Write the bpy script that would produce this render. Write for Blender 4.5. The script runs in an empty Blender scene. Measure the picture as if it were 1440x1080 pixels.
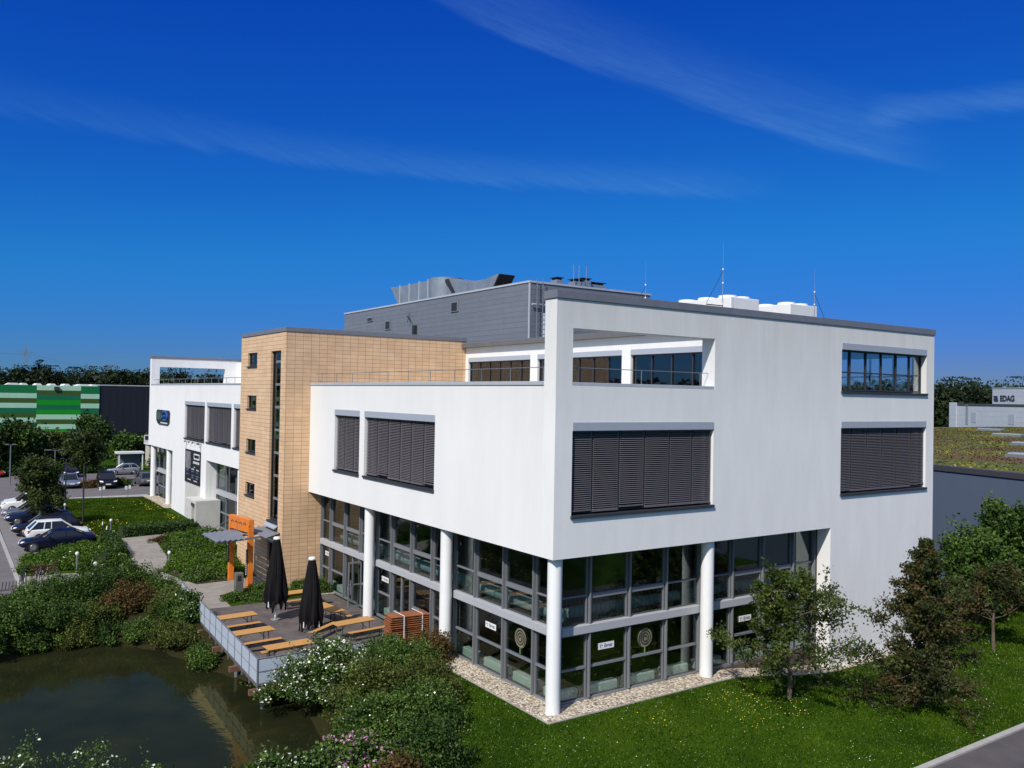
import bpy, bmesh, math, random
import numpy as np
from mathutils import Matrix, Vector
random.seed(7)
SC = bpy.context.scene
COL = SC.collection
FL = 0.87                      # floor level of the building, deck and gravel
RT = 0.72                      # wall thickness of the framed end walls

# ------------------------------------------------------------------ materials
MATS = {}
def nodes_of(m):
    m.use_nodes = True
    nt = m.node_tree
    return nt, nt.nodes, nt.links
def N(nt, t, **kw):
    n = nt.nodes.new(t)
    for k, v in kw.items():
        if k in n.inputs.keys() if isinstance(k, str) else False: n.inputs[k].default_value = v
        else: setattr(n, k, v)
    return n
def mat(name, col, rough=.6, metal=0., var=0., scale=3., bump=0., bscale=40., stretch=(1, 1, 1), spec=.5, coat=0., dirt=None):
    if name in MATS: return MATS[name]
    m = bpy.data.materials.new(name); nt, ns, lk = nodes_of(m)
    b = ns['Principled BSDF']
    b.inputs['Roughness'].default_value = rough; b.inputs['Metallic'].default_value = metal
    b.inputs['Specular IOR Level'].default_value = spec
    b.inputs['Coat Weight'].default_value = coat
    b.inputs['Base Color'].default_value = (*col, 1)
    if var or bump:
        tc = ns.new('ShaderNodeTexCoord'); mp = ns.new('ShaderNodeMapping'); mp.inputs['Scale'].default_value = stretch
        lk.new(tc.outputs['Object'], mp.inputs['Vector'])
    if var:
        nz = ns.new('ShaderNodeTexNoise'); nz.inputs['Scale'].default_value = scale; nz.inputs['Detail'].default_value = 6; nz.inputs['Roughness'].default_value = .65
        lk.new(mp.outputs[0], nz.inputs['Vector'])
        rp = ns.new('ShaderNodeValToRGB')
        rp.color_ramp.elements[0].position = .3; rp.color_ramp.elements[1].position = .7
        d = dirt or tuple(c*(1-var) for c in col)
        rp.color_ramp.elements[0].color = (*d, 1)
        rp.color_ramp.elements[1].color = (*[min(1, c*(1+var*.5)) for c in col], 1)
        lk.new(nz.outputs['Fac'], rp.inputs['Fac']); lk.new(rp.outputs['Color'], b.inputs['Base Color'])
    if bump:
        n2 = ns.new('ShaderNodeTexNoise'); n2.inputs['Scale'].default_value = bscale; n2.inputs['Detail'].default_value = 3
        lk.new(tc.outputs['Object'], n2.inputs['Vector'])
        bp = ns.new('ShaderNodeBump'); bp.inputs['Strength'].default_value = bump; bp.inputs['Distance'].default_value = .02
        lk.new(n2.outputs['Fac'], bp.inputs['Height']); lk.new(bp.outputs['Normal'], b.inputs['Normal'])
    MATS[name] = m
    return m
def brick(name, c1, c2, cm, w, h, mortar, plane, rough=.6, offset=0., extra=0., bump=.3):
    """tiles / planks laid in a plane: plane 'xz', 'yz' or 'xy' """
    m = bpy.data.materials.new(name); nt, ns, lk = nodes_of(m); b = ns['Principled BSDF']
    tc = ns.new('ShaderNodeTexCoord'); sp = ns.new('ShaderNodeSeparateXYZ'); cb = ns.new('ShaderNodeCombineXYZ')
    lk.new(tc.outputs['Object'], sp.inputs[0])
    lk.new(sp.outputs['XYZ'.index(plane[0].upper())], cb.inputs[0]); lk.new(sp.outputs['XYZ'.index(plane[1].upper())], cb.inputs[1])
    bt = ns.new('ShaderNodeTexBrick'); bt.offset = offset; bt.inputs['Scale'].default_value = 1
    bt.inputs['Brick Width'].default_value = w; bt.inputs['Row Height'].default_value = h; bt.inputs['Mortar Size'].default_value = mortar
    bt.inputs['Mortar Smooth'].default_value = .1
    bt.inputs['Color1'].default_value = (*c1, 1); bt.inputs['Color2'].default_value = (*c2, 1); bt.inputs['Mortar'].default_value = (*cm, 1)
    lk.new(cb.outputs[0], bt.inputs['Vector'])
    nz = ns.new('ShaderNodeTexNoise'); nz.inputs['Scale'].default_value = 1.3; nz.inputs['Detail'].default_value = 8
    lk.new(tc.outputs['Object'], nz.inputs['Vector'])
    mr = ns.new('ShaderNodeMapRange'); mr.inputs['From Min'].default_value = .3; mr.inputs['From Max'].default_value = .7
    mr.inputs['To Min'].default_value = 1-extra; mr.inputs['To Max'].default_value = 1+extra*.5
    lk.new(nz.outputs['Fac'], mr.inputs[0])
    mx = ns.new('ShaderNodeVectorMath'); mx.operation = 'SCALE'
    lk.new(bt.outputs['Color'], mx.inputs[0]); lk.new(mr.outputs[0], mx.inputs['Scale']); lk.new(mx.outputs[0], b.inputs['Base Color'])
    bp = ns.new('ShaderNodeBump'); bp.inputs['Strength'].default_value = bump; bp.inputs['Distance'].default_value = .01; bp.invert = True
    lk.new(bt.outputs['Fac'], bp.inputs['Height']); lk.new(bp.outputs[0], b.inputs['Normal'])
    b.inputs['Roughness'].default_value = rough
    MATS[name] = m; return m
def glass(name, tint, refl=1.6, rough=0.01):
    m = bpy.data.materials.new(name); nt, ns, lk = nodes_of(m)
    ns.remove(ns['Principled BSDF']); out = ns['Material Output']
    t = ns.new('ShaderNodeBsdfTransparent'); t.inputs[0].default_value = (*tint, 1)
    g = ns.new('ShaderNodeBsdfGlossy'); g.inputs['Roughness'].default_value = rough; g.inputs[0].default_value = (.95, .97, 1, 1)
    f = ns.new('ShaderNodeFresnel'); f.inputs[0].default_value = 1.5
    mu = ns.new('ShaderNodeMath'); mu.operation = 'MULTIPLY'; mu.inputs[1].default_value = refl; mu.use_clamp = True
    mx = ns.new('ShaderNodeMixShader')
    lk.new(f.outputs[0], mu.inputs[0]); lk.new(mu.outputs[0], mx.inputs[0]); lk.new(t.outputs[0], mx.inputs[1]); lk.new(g.outputs[0], mx.inputs[2])
    lk.new(mx.outputs[0], out.inputs[0]); MATS[name] = m; return m
def leafmat(name, dark, mid, light, trans=.25, rough=.55):
    m = bpy.data.materials.new(name); nt, ns, lk = nodes_of(m); b = ns['Principled BSDF']; out = ns['Material Output']
    at = ns.new('ShaderNodeAttribute'); at.attribute_name = 'var'
    rp = ns.new('ShaderNodeValToRGB'); e = rp.color_ramp.elements
    e[0].position = 0; e[0].color = (*dark, 1); e[1].position = 1; e[1].color = (*light, 1)
    k = e.new(.5); k.color = (*mid, 1)
    lk.new(at.outputs['Fac'], rp.inputs[0]); lk.new(rp.outputs[0], b.inputs['Base Color'])
    b.inputs['Roughness'].default_value = rough; b.inputs['Specular IOR Level'].default_value = .06 if 'lawn' in name else .25
    tr = ns.new('ShaderNodeBsdfTranslucent'); lk.new(rp.outputs[0], tr.inputs[0])
    mx = ns.new('ShaderNodeMixShader'); mx.inputs[0].default_value = trans
    lk.new(b.outputs[0], mx.inputs[1]); lk.new(tr.outputs[0], mx.inputs[2]); lk.new(mx.outputs[0], out.inputs[0])
    MATS[name] = m; return m

# ------------------------------------------------------------------ mesh builder
class MB:
    def __init__(s): s.v = []; s.f = []; s.mi = []; s.m = 0
    def quad(s, a, b, c, d):
        n = len(s.v); s.v += [a, b, c, d]; s.f.append((n, n+1, n+2, n+3)); s.mi.append(s.m)
    def poly(s, pts):
        n = len(s.v); s.v += list(pts); s.f.append(tuple(range(n, n+len(pts)))); s.mi.append(s.m)
    def box(s, x0, x1, y0, y1, z0, z1):
        if x0 > x1: x0, x1 = x1, x0
        if y0 > y1: y0, y1 = y1, y0
        if z0 > z1: z0, z1 = z1, z0
        n = len(s.v)
        s.v += [(x0, y0, z0), (x1, y0, z0), (x1, y1, z0), (x0, y1, z0), (x0, y0, z1), (x1, y0, z1), (x1, y1, z1), (x0, y1, z1)]
        s.f += [(n, n+3, n+2, n+1), (n+4, n+5, n+6, n+7), (n, n+1, n+5, n+4), (n+1, n+2, n+6, n+5), (n+2, n+3, n+7, n+6), (n+3, n, n+4, n+7)]
        s.mi += [s.m]*6
    def B(s, ax, plane, d0, d1, u0, u1, z0, z1):
        if ax == 'x': s.box(plane+d0, plane+d1, u0, u1, z0, z1)
        else: s.box(u0, u1, plane+d0, plane+d1, z0, z1)
    def tube(s, p, q, r0, r1=None, n=8, cap=True):
        r1 = r0 if r1 is None else r1
        p = Vector(p); q = Vector(q); d = (q-p)
        if d.length < 1e-6: return
        d.normalize(); a = d.orthogonal().normalized(); b = d.cross(a)
        k = len(s.v)
        for c, r in ((p, r0), (q, r1)):
            for i in range(n):
                t = 2*math.pi*i/n; s.v.append(tuple(c+a*(r*math.cos(t))+b*(r*math.sin(t))))
        for i in range(n): s.f.append((k+i, k+(i+1) % n, k+n+(i+1) % n, k+n+i)); s.mi.append(s.m)
        if cap:
            s.f.append(tuple(k+i for i in reversed(range(n)))); s.mi.append(s.m)
            s.f.append(tuple(k+n+i for i in range(n))); s.mi.append(s.m)
    def lathe(s, c, prof, n=20, cap=True):
        k = len(s.v)
        for r, z in prof:
            for i in range(n):
                t = 2*math.pi*i/n; s.v.append((c[0]+r*math.cos(t), c[1]+r*math.sin(t), c[2]+z))
        for j in range(len(prof)-1):
            for i in range(n):
                s.f.append((k+j*n+i, k+j*n+(i+1) % n, k+(j+1)*n+(i+1) % n, k+(j+1)*n+i)); s.mi.append(s.m)
        if cap:
            s.f.append(tuple(k+i for i in reversed(range(n)))); s.mi.append(s.m)
            s.f.append(tuple(k+(len(prof)-1)*n+i for i in range(n))); s.mi.append(s.m)
    def prism(s, pts, d):          # closed polygon pts (3D) extruded by vector d
        n = len(pts); k = len(s.v); d = Vector(d)
        s.v += [tuple(p) for p in pts]+[tuple(Vector(p)+d) for p in pts]
        s.f.append(tuple(k+i for i in reversed(range(n)))); s.mi.append(s.m)
        s.f.append(tuple(k+n+i for i in range(n))); s.mi.append(s.m)
        for i in range(n): s.f.append((k+i, k+(i+1) % n, k+n+(i+1) % n, k+n+i)); s.mi.append(s.m)
    def build(s, name, mats, parent=None, smooth=False, fix=True, bevel=0., **props):
        me = bpy.data.meshes.new(name)
        off = Vector((0, 0, 0))
        p = parent
        while p is not None: off += p.location; p = p.parent
        me.from_pydata([(v[0]-off.x, v[1]-off.y, v[2]-off.z) for v in s.v], [], s.f)
        if not isinstance(mats, (list, tuple)): mats = [mats]
        for m in mats: me.materials.append(m)
        me.polygons.foreach_set('material_index', s.mi)
        if fix:
            bm = bmesh.new(); bm.from_mesh(me); bmesh.ops.recalc_face_normals(bm, faces=bm.faces); bm.to_mesh(me); bm.free()
        if smooth:
            me.polygons.foreach_set('use_smooth', [True]*len(me.polygons))
            try: me.set_sharp_from_angle(angle=math.radians(40))
            except Exception: pass
        o = bpy.data.objects.new(name, me); COL.objects.link(o); o.parent = parent
        if bevel:
            bv = o.modifiers.new('bevel', 'BEVEL'); bv.width = bevel; bv.segments = 2; bv.limit_method = 'ANGLE'
        for k, v in props.items(): o[k] = v
        return o
def np_mesh(name, verts, mats, var=None, parent=None, mi=None, nv=4, **props):
    """many separate small faces: verts (F*nv,3)"""
    verts = np.asarray(verts, dtype=np.float32).reshape(-1, 3)
    off = Vector((0, 0, 0)); p = parent
    while p is not None: off += p.location; p = p.parent
    verts = verts-np.array(off, dtype=np.float32)
    F = len(verts)//nv; me = bpy.data.meshes.new(name)
    me.vertices.add(len(verts)); me.vertices.foreach_set('co', verts.ravel())
    me.loops.add(F*nv); me.loops.foreach_set('vertex_index', np.arange(F*nv, dtype=np.int32))
    me.polygons.add(F); me.polygons.foreach_set('loop_start', np.arange(0, F*nv, nv, dtype=np.int32))
    if not isinstance(mats, (list, tuple)): mats = [mats]
    for m in mats: me.materials.append(m)
    if mi is not None: me.polygons.foreach_set('material_index', np.asarray(mi, dtype=np.int32))
    if var is not None:
        a = me.attributes.new('var', 'FLOAT', 'FACE'); a.data.foreach_set('value', np.asarray(var, dtype=np.float32))
    me.update(calc_edges=True); me.validate()
    o = bpy.data.objects.new(name, me); COL.objects.link(o); o.parent = parent
    for k, v in props.items(): o[k] = v
    return o
def thing(name, label, cat, loc=(0, 0, 0), group=None):
    o = bpy.data.objects.new(name, None); COL.objects.link(o); o.location = loc
    o.empty_display_size = .3
    o['label'] = label; o['category'] = cat
    if group: o['group'] = group
    return o
def tag(o, label, cat, group=None):
    o['label'] = label; o['category'] = cat
    if group: o['group'] = group
    return o
def copy_tree(o, parent=None, loc=None, rz=None, sc=None, label=None, **kw):
    c = o.copy(); COL.objects.link(c); c.parent = parent
    if loc is not None: c.location = loc
    if rz is not None: c.rotation_euler = (0, 0, rz)
    if sc is not None: c.scale = sc if isinstance(sc, (tuple, list)) else (sc, sc, sc)
    if label: c['label'] = label
    for ch in list(o.children): copy_tree(ch, c)
    return c
def text_mesh(txt, size, extr=.01, bold=0.):
    cu = bpy.data.curves.new('lettering', 'FONT'); cu.body = txt; cu.size = size; cu.extrude = extr; cu.offset = bold; cu.align_x = 'CENTER'; cu.align_y = 'CENTER'
    o = bpy.data.objects.new('lettering', cu); COL.objects.link(o)
    bpy.context.view_layer.update()
    dg = bpy.context.evaluated_depsgraph_get()
    me = bpy.data.meshes.new_from_object(o.evaluated_get(dg))
    bpy.data.objects.remove(o); bpy.data.curves.remove(cu)
    return me
def lettering(txt, size, m, parent, ax, at, extr=.008, name='lettering', sx=1.):
    """flat letters standing on a facade: ax 'x' reads along -y, 'y' reads along +x"""
    me = text_mesh(txt, size, extr, size*.03); me.materials.clear(); me.materials.append(m)
    off = Vector((0, 0, 0)); p = parent
    while p is not None: off += p.location; p = p.parent
    X = Vector((0, -1, 0)) if ax == 'x' else Vector((1, 0, 0)); Z = Vector((-1, 0, 0)) if ax == 'x' else Vector((0, -1, 0))
    M = Matrix((X*sx, Vector((0, 0, 1)), Z)).transposed().to_4x4()
    me.transform(M); me.transform(Matrix.Translation(Vector(at)-off))
    o = bpy.data.objects.new(name, me); COL.objects.link(o); o.parent = parent
    return o

# ------------------------------------------------------------------ palette
STUCCO = mat('white_stucco', (.80, .80, .80), .85, var=.05, scale=.5, bump=.25, bscale=60, stretch=(1, 1, .25))
STUCCO2 = mat('weathered_stucco', (.83, .83, .825), .9, var=.06, scale=1.0, bump=.5, bscale=38, stretch=(1.3, 1.3, .3))
COPING = mat('grey_coping_metal', (.17, .18, .215), .45, .0, var=.12, scale=2)
COPLIGHT = mat('light_coping_metal', (.42, .45, .50), .45, .0, var=.1, scale=2)
BOXGREY = mat('shutter_box_metal', (.36, .40, .47), .45, var=.05, scale=2)
DARKFR = mat('anthracite_frame', (.035, .037, .045), .5)
SLAT = mat('blind_slat_metal', (.135, .125, .14), .4, .0)
ALU = mat('aluminium_frame', (.235, .245, .27), .45, .25)
BEAM = mat('grey_beam_metal', (.42, .43, .46), .5, var=.05, scale=2)
WHITECOL = mat('white_column_paint', (.80, .81, .82), .55, var=.04, scale=1.5)
def weather(m, zlo, zhi, amt):
    nt, ns, lk = nodes_of(m); b = ns['Principled BSDF']; old = b.inputs['Base Color'].links[0].from_socket
    tc = ns.new('ShaderNodeTexCoord'); sp = ns.new('ShaderNodeSeparateXYZ'); lk.new(tc.outputs['Object'], sp.inputs[0])
    mp = ns.new('ShaderNodeMapping'); mp.inputs['Scale'].default_value = (1.7, 1.7, .16); lk.new(tc.outputs['Object'], mp.inputs[0])
    nz = ns.new('ShaderNodeTexNoise'); nz.inputs['Scale'].default_value = 1; nz.inputs['Detail'].default_value = 7; nz.inputs['Roughness'].default_value = .7; lk.new(mp.outputs[0], nz.inputs[0])
    n2 = ns.new('ShaderNodeTexNoise'); n2.inputs['Scale'].default_value = .35; n2.inputs['Detail'].default_value = 5; lk.new(tc.outputs['Object'], n2.inputs[0])
    mr = ns.new('ShaderNodeMapRange'); mr.inputs['From Min'].default_value = zlo; mr.inputs['From Max'].default_value = zhi; lk.new(sp.outputs[2], mr.inputs[0])
    a = ns.new('ShaderNodeMath'); a.operation = 'MULTIPLY'; lk.new(mr.outputs[0], a.inputs[0]); lk.new(nz.outputs['Fac'], a.inputs[1])
    c = ns.new('ShaderNodeMath'); c.operation = 'MULTIPLY_ADD'; lk.new(n2.outputs['Fac'], c.inputs[0]); c.inputs[1].default_value = .10; lk.new(a.outputs[0], c.inputs[2])
    d = ns.new('ShaderNodeMath'); d.operation = 'MULTIPLY'; d.use_clamp = True; lk.new(c.outputs[0], d.inputs[0]); d.inputs[1].default_value = amt
    mx = ns.new('ShaderNodeMix'); mx.data_type = 'RGBA'; lk.new(d.outputs[0], mx.inputs['Factor']); lk.new(old, mx.inputs['A']); mx.inputs['B'].default_value = (.30, .29, .27, 1)
    lk.new(mx.outputs['Result'], b.inputs['Base Color'])
weather(STUCCO2, 11.0, 16.4, .52); weather(STUCCO, 10.5, 13.2, .16)      # rain grime run down from the copings
TILEX = brick('tan_tile_side', (.66, .43, .25), (.72, .49, .30), (.25, .14, .075), .5, .24, .009, 'xz', .6, 0., .10)
TILEY = brick('tan_tile_front', (.67, .45, .275), (.73, .51, .325), (.25, .14, .075), 1.9, .24, .010, 'yz', .6, .37, .10)
GLASS = glass('window_glass', (.76, .81, .79), .27)
GLASSD = glass('dark_window_glass', (.55, .58, .60), .55)
GLASSC = glass('clear_glass', (.93, .955, .97), .6)
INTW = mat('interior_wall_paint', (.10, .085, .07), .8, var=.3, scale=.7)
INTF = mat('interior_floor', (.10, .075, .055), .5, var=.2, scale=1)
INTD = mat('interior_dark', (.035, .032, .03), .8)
BROWN = mat('brown_curtain', (.13, .075, .055), .8, var=.25, scale=3, stretch=(6, 6, .3))
PALEG = mat('pale_convector', (.74, .86, .79), .5)
DUCTF = mat('fabric_duct', (.40, .52, .52), .7, var=.12, scale=3)
GREYCLAD = brick('grey_ribbed_cladding_y', (.150, .166, .20), (.160, .176, .21), (.085, .094, .112), 6., .33, .012, 'yz', .5, .5, .06)
GREYCLADX = brick('grey_ribbed_cladding_x', (.150, .166, .20), (.160, .176, .21), (.085, .094, .112), 6., .33, .012, 'xz', .5, .5, .06)
ROOFG = mat('roof_membrane', (.12, .122, .128), .9, var=.15, scale=1)
CONC = mat('pale_concrete', (.55, .545, .52), .85, var=.12, scale=1.2, bump=.2, bscale=30)
GALV = mat('galvanised_sheet', (.40, .43, .47), .38, .55, var=.15, scale=1.5)
WHITEP = mat('white_metal_paint', (.78, .78, .77), .5, var=.05, scale=3)
BLACK = mat('black_fabric', (.008, .007, .009), .85, var=.3, scale=6, spec=.2)
ORANGE = mat('orange_paint', (.72, .20, .024), .5, var=.12, scale=1.2)
STEEL = mat('grey_steel', (.22, .24, .27), .45, .4)
DARKST = mat('dark_steel', (.03, .032, .036), .5, .2)
WOODO = mat('varnished_bench_wood', (.56, .30, .09), .45, var=.22, scale=2.2, stretch=(1, 9, 9))
WOODR = mat('red_brown_wood', (.32, .115, .045), .6, var=.3, scale=3)
WOODB = mat('brown_timber', (.16, .085, .045), .8, var=.25, scale=3)
DECKM = brick('weathered_deck_boards', (.115, .095, .092), (.150, .125, .12), (.035, .03, .03), 3.2, .145, .007, 'xy', .75, .5, .35, .4)
PANEL = mat('frosted_railing_panel', (.46, .52, .62), .4, .0, var=.04, scale=3)
STONE = mat('grey_stone', (.14, .13, .115), .85, var=.3, scale=3, bump=.4, bscale=15)
BARK = mat('bark', (.115, .085, .06), .9, var=.3, scale=6, bump=.5, bscale=20)
STEM = mat('shrub_stem', (.07, .045, .03), .9)
RUBBER = mat('tyre_rubber', (.018, .018, .02), .8)
RIM = mat('wheel_rim', (.32, .33, .35), .35, .7)
CARGL = mat('car_glass', (.012, .014, .018), .06, .0, spec=.8)
LAMPW = mat('headlight_glass', (.75, .78, .82), .15)
LAMPR = mat('tail_light_red', (.35, .02, .02), .25)
WHITESIGN = mat('white_sign_face', (.8, .8, .8), .5)
SIGNTXT = mat('sign_lettering_grey', (.10, .12, .18), .6)

L_GREEN = leafmat('shrub_leaves_green', (.022, .050, .007), (.058, .116, .017), (.155, .235, .046))
L_DEEP = leafmat('shrub_leaves_deep', (.017, .040, .008), (.042, .088, .014), (.105, .175, .032))
L_MOSS = leafmat('shrub_leaves_moss', (.036, .050, .009), (.080, .104, .018), (.165, .19, .040))
L_BRONZE = leafmat('shrub_leaves_bronze', (.045, .032, .008), (.105, .068, .020), (.18, .105, .038))
L_PLUM = leafmat('tree_leaves_reddish', (.018, .032, .007), (.046, .060, .014), (.125, .064, .026))
L_CROWN = leafmat('tree_leaves_olive', (.016, .030, .006), (.040, .066, .013), (.095, .115, .024))
L_YOUNG = leafmat('young_tree_leaves', (.020, .040, .006), (.050, .085, .013), (.12, .14, .026))
L_BED = leafmat('bed_leaves', (.030, .070, .005), (.065, .135, .010), (.14, .22, .02))
L_GRASS = leafmat('lawn_blades', (.016, .040, .0022), (.041, .086, .0036), (.084, .144, .009), .2)
L_WOOD = leafmat('forest_leaves', (.010, .019, .006), (.021, .036, .010), (.044, .062, .016), .1)
FLOWERW = mat('white_blossom', (.72, .74, .62), .7)
FLOWERY = mat('yellow_blossom', (.62, .52, .03), .7)
FLOWERP = mat('pink_blossom', (.50, .24, .36), .7)

# ------------------------------------------------------------------ terrain
PONDP = np.array([(-45, 19), (-15.8, 21), (-14, 22.3), (-11.2, 21.7), (-9.3, 19.2), (-8.2, 15.4), (-7.2, 13), (-6.5, 11.5), (-6.2, 9.5),
                  (-6.3, 7.5), (-6.5, 5.8), (-7.1, 4.0), (-8.6, 1.8), (-11, 1.7), (-14, 2.2), (-18, 3.2), (-45, 5)], float)
WATER = -.2
def pond_sd(x, y):
    a = PONDP; b = np.roll(PONDP, -1, 0)
    P = np.stack([x, y], -1)[..., None, :]
    ab = b-a; t = np.clip(((P-a)*ab).sum(-1)/(ab*ab).sum(-1), 0, 1)
    d = np.sqrt((((a+t[..., None]*ab)-P)**2).sum(-1)).min(-1)
    yy = P[..., 1]; xx = P[..., 0]
    c = ((a[:, 1] > yy) != (b[:, 1] > yy)) & (xx < (b[:, 0]-a[:, 0])*(yy-a[:, 1])/(b[:, 1]-a[:, 1]+1e-12)+a[:, 0])
    inside = c.sum(-1) % 2 == 1
    return np.where(inside, -d, d)
def sst(t): t = np.clip(t, 0, 1); return t*t*(3-2*t)
def H(x, y):
    x = np.asarray(x, float); y = np.asarray(y, float)
    b = FL+.63*np.clip((y-25)/37, 0, 1)
    b = b+.8*sst((y-98)/40)
    sl = sst((x-8.5)/8)*(1-sst((y-60)/40))
    sl = np.maximum(sl, sst((-.3-y)/8))
    b = b-FL*sl
    sd = pond_sd(x, y)
    bank = np.where(sd <= 0, np.maximum(WATER+sd*.7, -1.2), WATER+(b-WATER)*sst(sd/2.0))
    return np.where(sd < 2, bank, b)
def h1(x, y): return float(H(x, y))
def axis(segs):
    o = []
    for a, b, s in segs: o += list(np.arange(a, b, s))
    return np.array(sorted(set(np.round(o, 4))))
gx = axis([(-1500, -300, 200), (-300, -60, 30), (-60, -22, 2), (-22, 20, .5), (20, 60, 2), (60, 300, 20), (300, 1601, 200)])
gy = axis([(-1500, -200, 200), (-200, -14, 12), (-14, 32, .5), (32, 62, 2), (62, 170, 3), (170, 400, 20), (400, 1801, 200)])
def grass_ground():
    m = bpy.data.materials.new('grass_ground'); nt, ns, lk = nodes_of(m); b = ns['Principled BSDF']
    tc = ns.new('ShaderNodeTexCoord')
    n1 = ns.new('ShaderNodeTexNoise'); n1.inputs['Scale'].default_value = .35; n1.inputs['Detail'].default_value = 8
    n2 = ns.new('ShaderNodeTexNoise'); n2.inputs['Scale'].default_value = 9; n2.inputs['Detail'].default_value = 6; n2.inputs['Roughness'].default_value = .8
    lk.new(tc.outputs['Object'], n1.inputs[0]); lk.new(tc.outputs['Object'], n2.inputs[0])
    ad = ns.new('ShaderNodeMath'); ad.operation = 'ADD'; lk.new(n1.outputs['Fac'], ad.inputs[0]); lk.new(n2.outputs['Fac'], ad.inputs[1])
    rp = ns.new('ShaderNodeValToRGB'); e = rp.color_ramp.elements
    e[0].position = .38; e[0].color = (.013, .033, .0022, 1); e[1].position = .62; e[1].color = (.046, .086, .005, 1)
    k = e.new(.5); k.color = (.027, .063, .003, 1)
    hf = ns.new('ShaderNodeMath'); hf.operation = 'MULTIPLY'; hf.inputs[1].default_value = .5; lk.new(ad.outputs[0], hf.inputs[0]); lk.new(hf.outputs[0], rp.inputs[0])
    so = ns.new('ShaderNodeAttribute'); so.attribute_name = 'soil'; sx_ = ns.new('ShaderNodeMix'); sx_.data_type = 'RGBA'; sx_.inputs['B'].default_value = (.026, .024, .010, 1)
    lk.new(so.outputs['Fac'], sx_.inputs['Factor']); lk.new(rp.outputs[0], sx_.inputs['A']); lk.new(sx_.outputs['Result'], b.inputs['Base Color'])
    b.inputs['Roughness'].default_value = .9; b.inputs['Specular IOR Level'].default_value = .05
    bp = ns.new('ShaderNodeBump'); bp.inputs['Strength'].default_value = .6; bp.inputs['Distance'].default_value = .05
    lk.new(n2.outputs['Fac'], bp.inputs['Height']); lk.new(bp.outputs[0], b.inputs['Normal'])
    return m
GRASSM = grass_ground()
def make_ground():
    X, Y = np.meshgrid(gx, gy); Z = H(X, Y)
    # the building stands in it: keep the earth below its floors
    ins = (X > 1.0) & (X < 25) & (Y > 1.0) & (Y < 70)
    Z = np.where(ins, -.4, Z)
    nx, ny = len(gx), len(gy)
    me = bpy.data.meshes.new('ground'); me.vertices.add(nx*ny)
    me.vertices.foreach_set('co', np.stack([X, Y, Z], -1).astype(np.float32).ravel())
    i = np.arange(nx-1)[None, :]+nx*np.arange(ny-1)[:, None]
    q = np.stack([i, i+1, i+1+nx, i+nx], -1).reshape(-1, 4).astype(np.int32); F = len(q)
    me.loops.add(F*4); me.loops.foreach_set('vertex_index', q.ravel()); me.polygons.add(F)
    me.polygons.foreach_set('loop_start', np.arange(0, F*4, 4, dtype=np.int32)); me.update(calc_edges=True); me.validate()
    me.materials.append(GRASSM)
    bare = np.maximum(sst((3.2-pond_sd(X, Y))/1.5), ((X > -8) & (X < .5) & (Y > 8.6) & (Y < 22))*1.0)*(X < -.9+.0*Y)
    a_ = me.attributes.new('soil', 'FLOAT', 'POINT'); a_.data.foreach_set('value', bare.astype(np.float32).ravel())
    me.polygons.foreach_set('use_smooth', [True]*F)
    o = bpy.data.objects.new('ground', me); COL.objects.link(o); o['kind'] = 'structure'
make_ground()
def drape(name, poly, m, off, cuts=(25, 62, 98, 104, 110, 116, 122, 128, 134, 138)):
    bm = bmesh.new(); vs = [bm.verts.new((x, y, 0)) for x, y in poly]; bm.faces.new(vs)
    for c in cuts:
        bmesh.ops.bisect_plane(bm, geom=bm.verts[:]+bm.edges[:]+bm.faces[:], plane_co=(0, c, 0), plane_no=(0, 1, 0))
    for c in (9.0, 10.5, 12, 13.5, 15, 16.5):
        bmesh.ops.bisect_plane(bm, geom=bm.verts[:]+bm.edges[:]+bm.faces[:], plane_co=(c, 0, 0), plane_no=(1, 0, 0))
    bmesh.ops.triangulate(bm, faces=bm.faces[:])
    for v in bm.verts: v.co.z = h1(v.co.x, v.co.y)+off
    for f in bm.faces:
        f.normal_update()
        if f.normal.z < 0: f.normal_flip()
    me = bpy.data.meshes.new(name); bm.to_mesh(me); bm.free(); me.materials.append(m)
    o = bpy.data.objects.new(name, me); COL.objects.link(o); o['kind'] = 'structure'; return o
ASPH = mat('asphalt', (.15, .135, .135), .9, var=.18, scale=.8, bump=.3, bscale=50)
ASPH2 = mat('light_asphalt', (.19, .175, .175), .9, var=.15, scale=.6, bump=.3, bscale=50)
PAVE = brick('path_paving', (.27, .245, .22), (.31, .285, .255), (.20, .18, .16), .3, .2, .006, 'xy', .85, .5, .15, .2)
KERBM = mat('kerb_concrete', (.38, .365, .345), .85, var=.15, scale=2)
SOIL = mat('dark_soil', (.045, .032, .022), .95, var=.3, scale=3)
drape('car_park', [(-14.15, 36.2), (-9.2, 37.5), (-9.9, 45), (-9.1, 60), (-7.4, 71), (-14, 71)], ASPH2, .012)
drape('road', [(-24, 20.5), (-14.35, 24.8), (-14.35, 71.0), (40, 71.0), (40, 97), (-80, 97), (-80, 71), (-24, 71)], ASPH, .016)
drape('path', [(-14.3, 36.2), (-14.3, 30.6), (-13.3, 30.3), (-9.8, 31.5), (-7.6, 28.0), (-7.06, 24.6), (-6.7, 21.95), (-5.1, 21.97), (-4.97, 24.73), (-2.95, 26.0),
               (-1.6, 26.0), (-1.6, 28.6), (-3.2, 28.1), (-5.4, 28.0), (-6.46, 32.2), (-5.2, 36.4), (-4.64, 42.8), (-2.29, 45.2), (-1.1, 45.6), (-1.1, 46.3),
               (-6.7, 45.2), (-7.2, 37.6), (-9.4, 33.6), (-12, 34.6), (-13.9, 34.6)], PAVE, .02)
drape('far_kerb', [(-7.2, 70.3), (.2, 68.9), (.2, 71), (-7.2, 71)], KERBM, .024)
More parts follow.
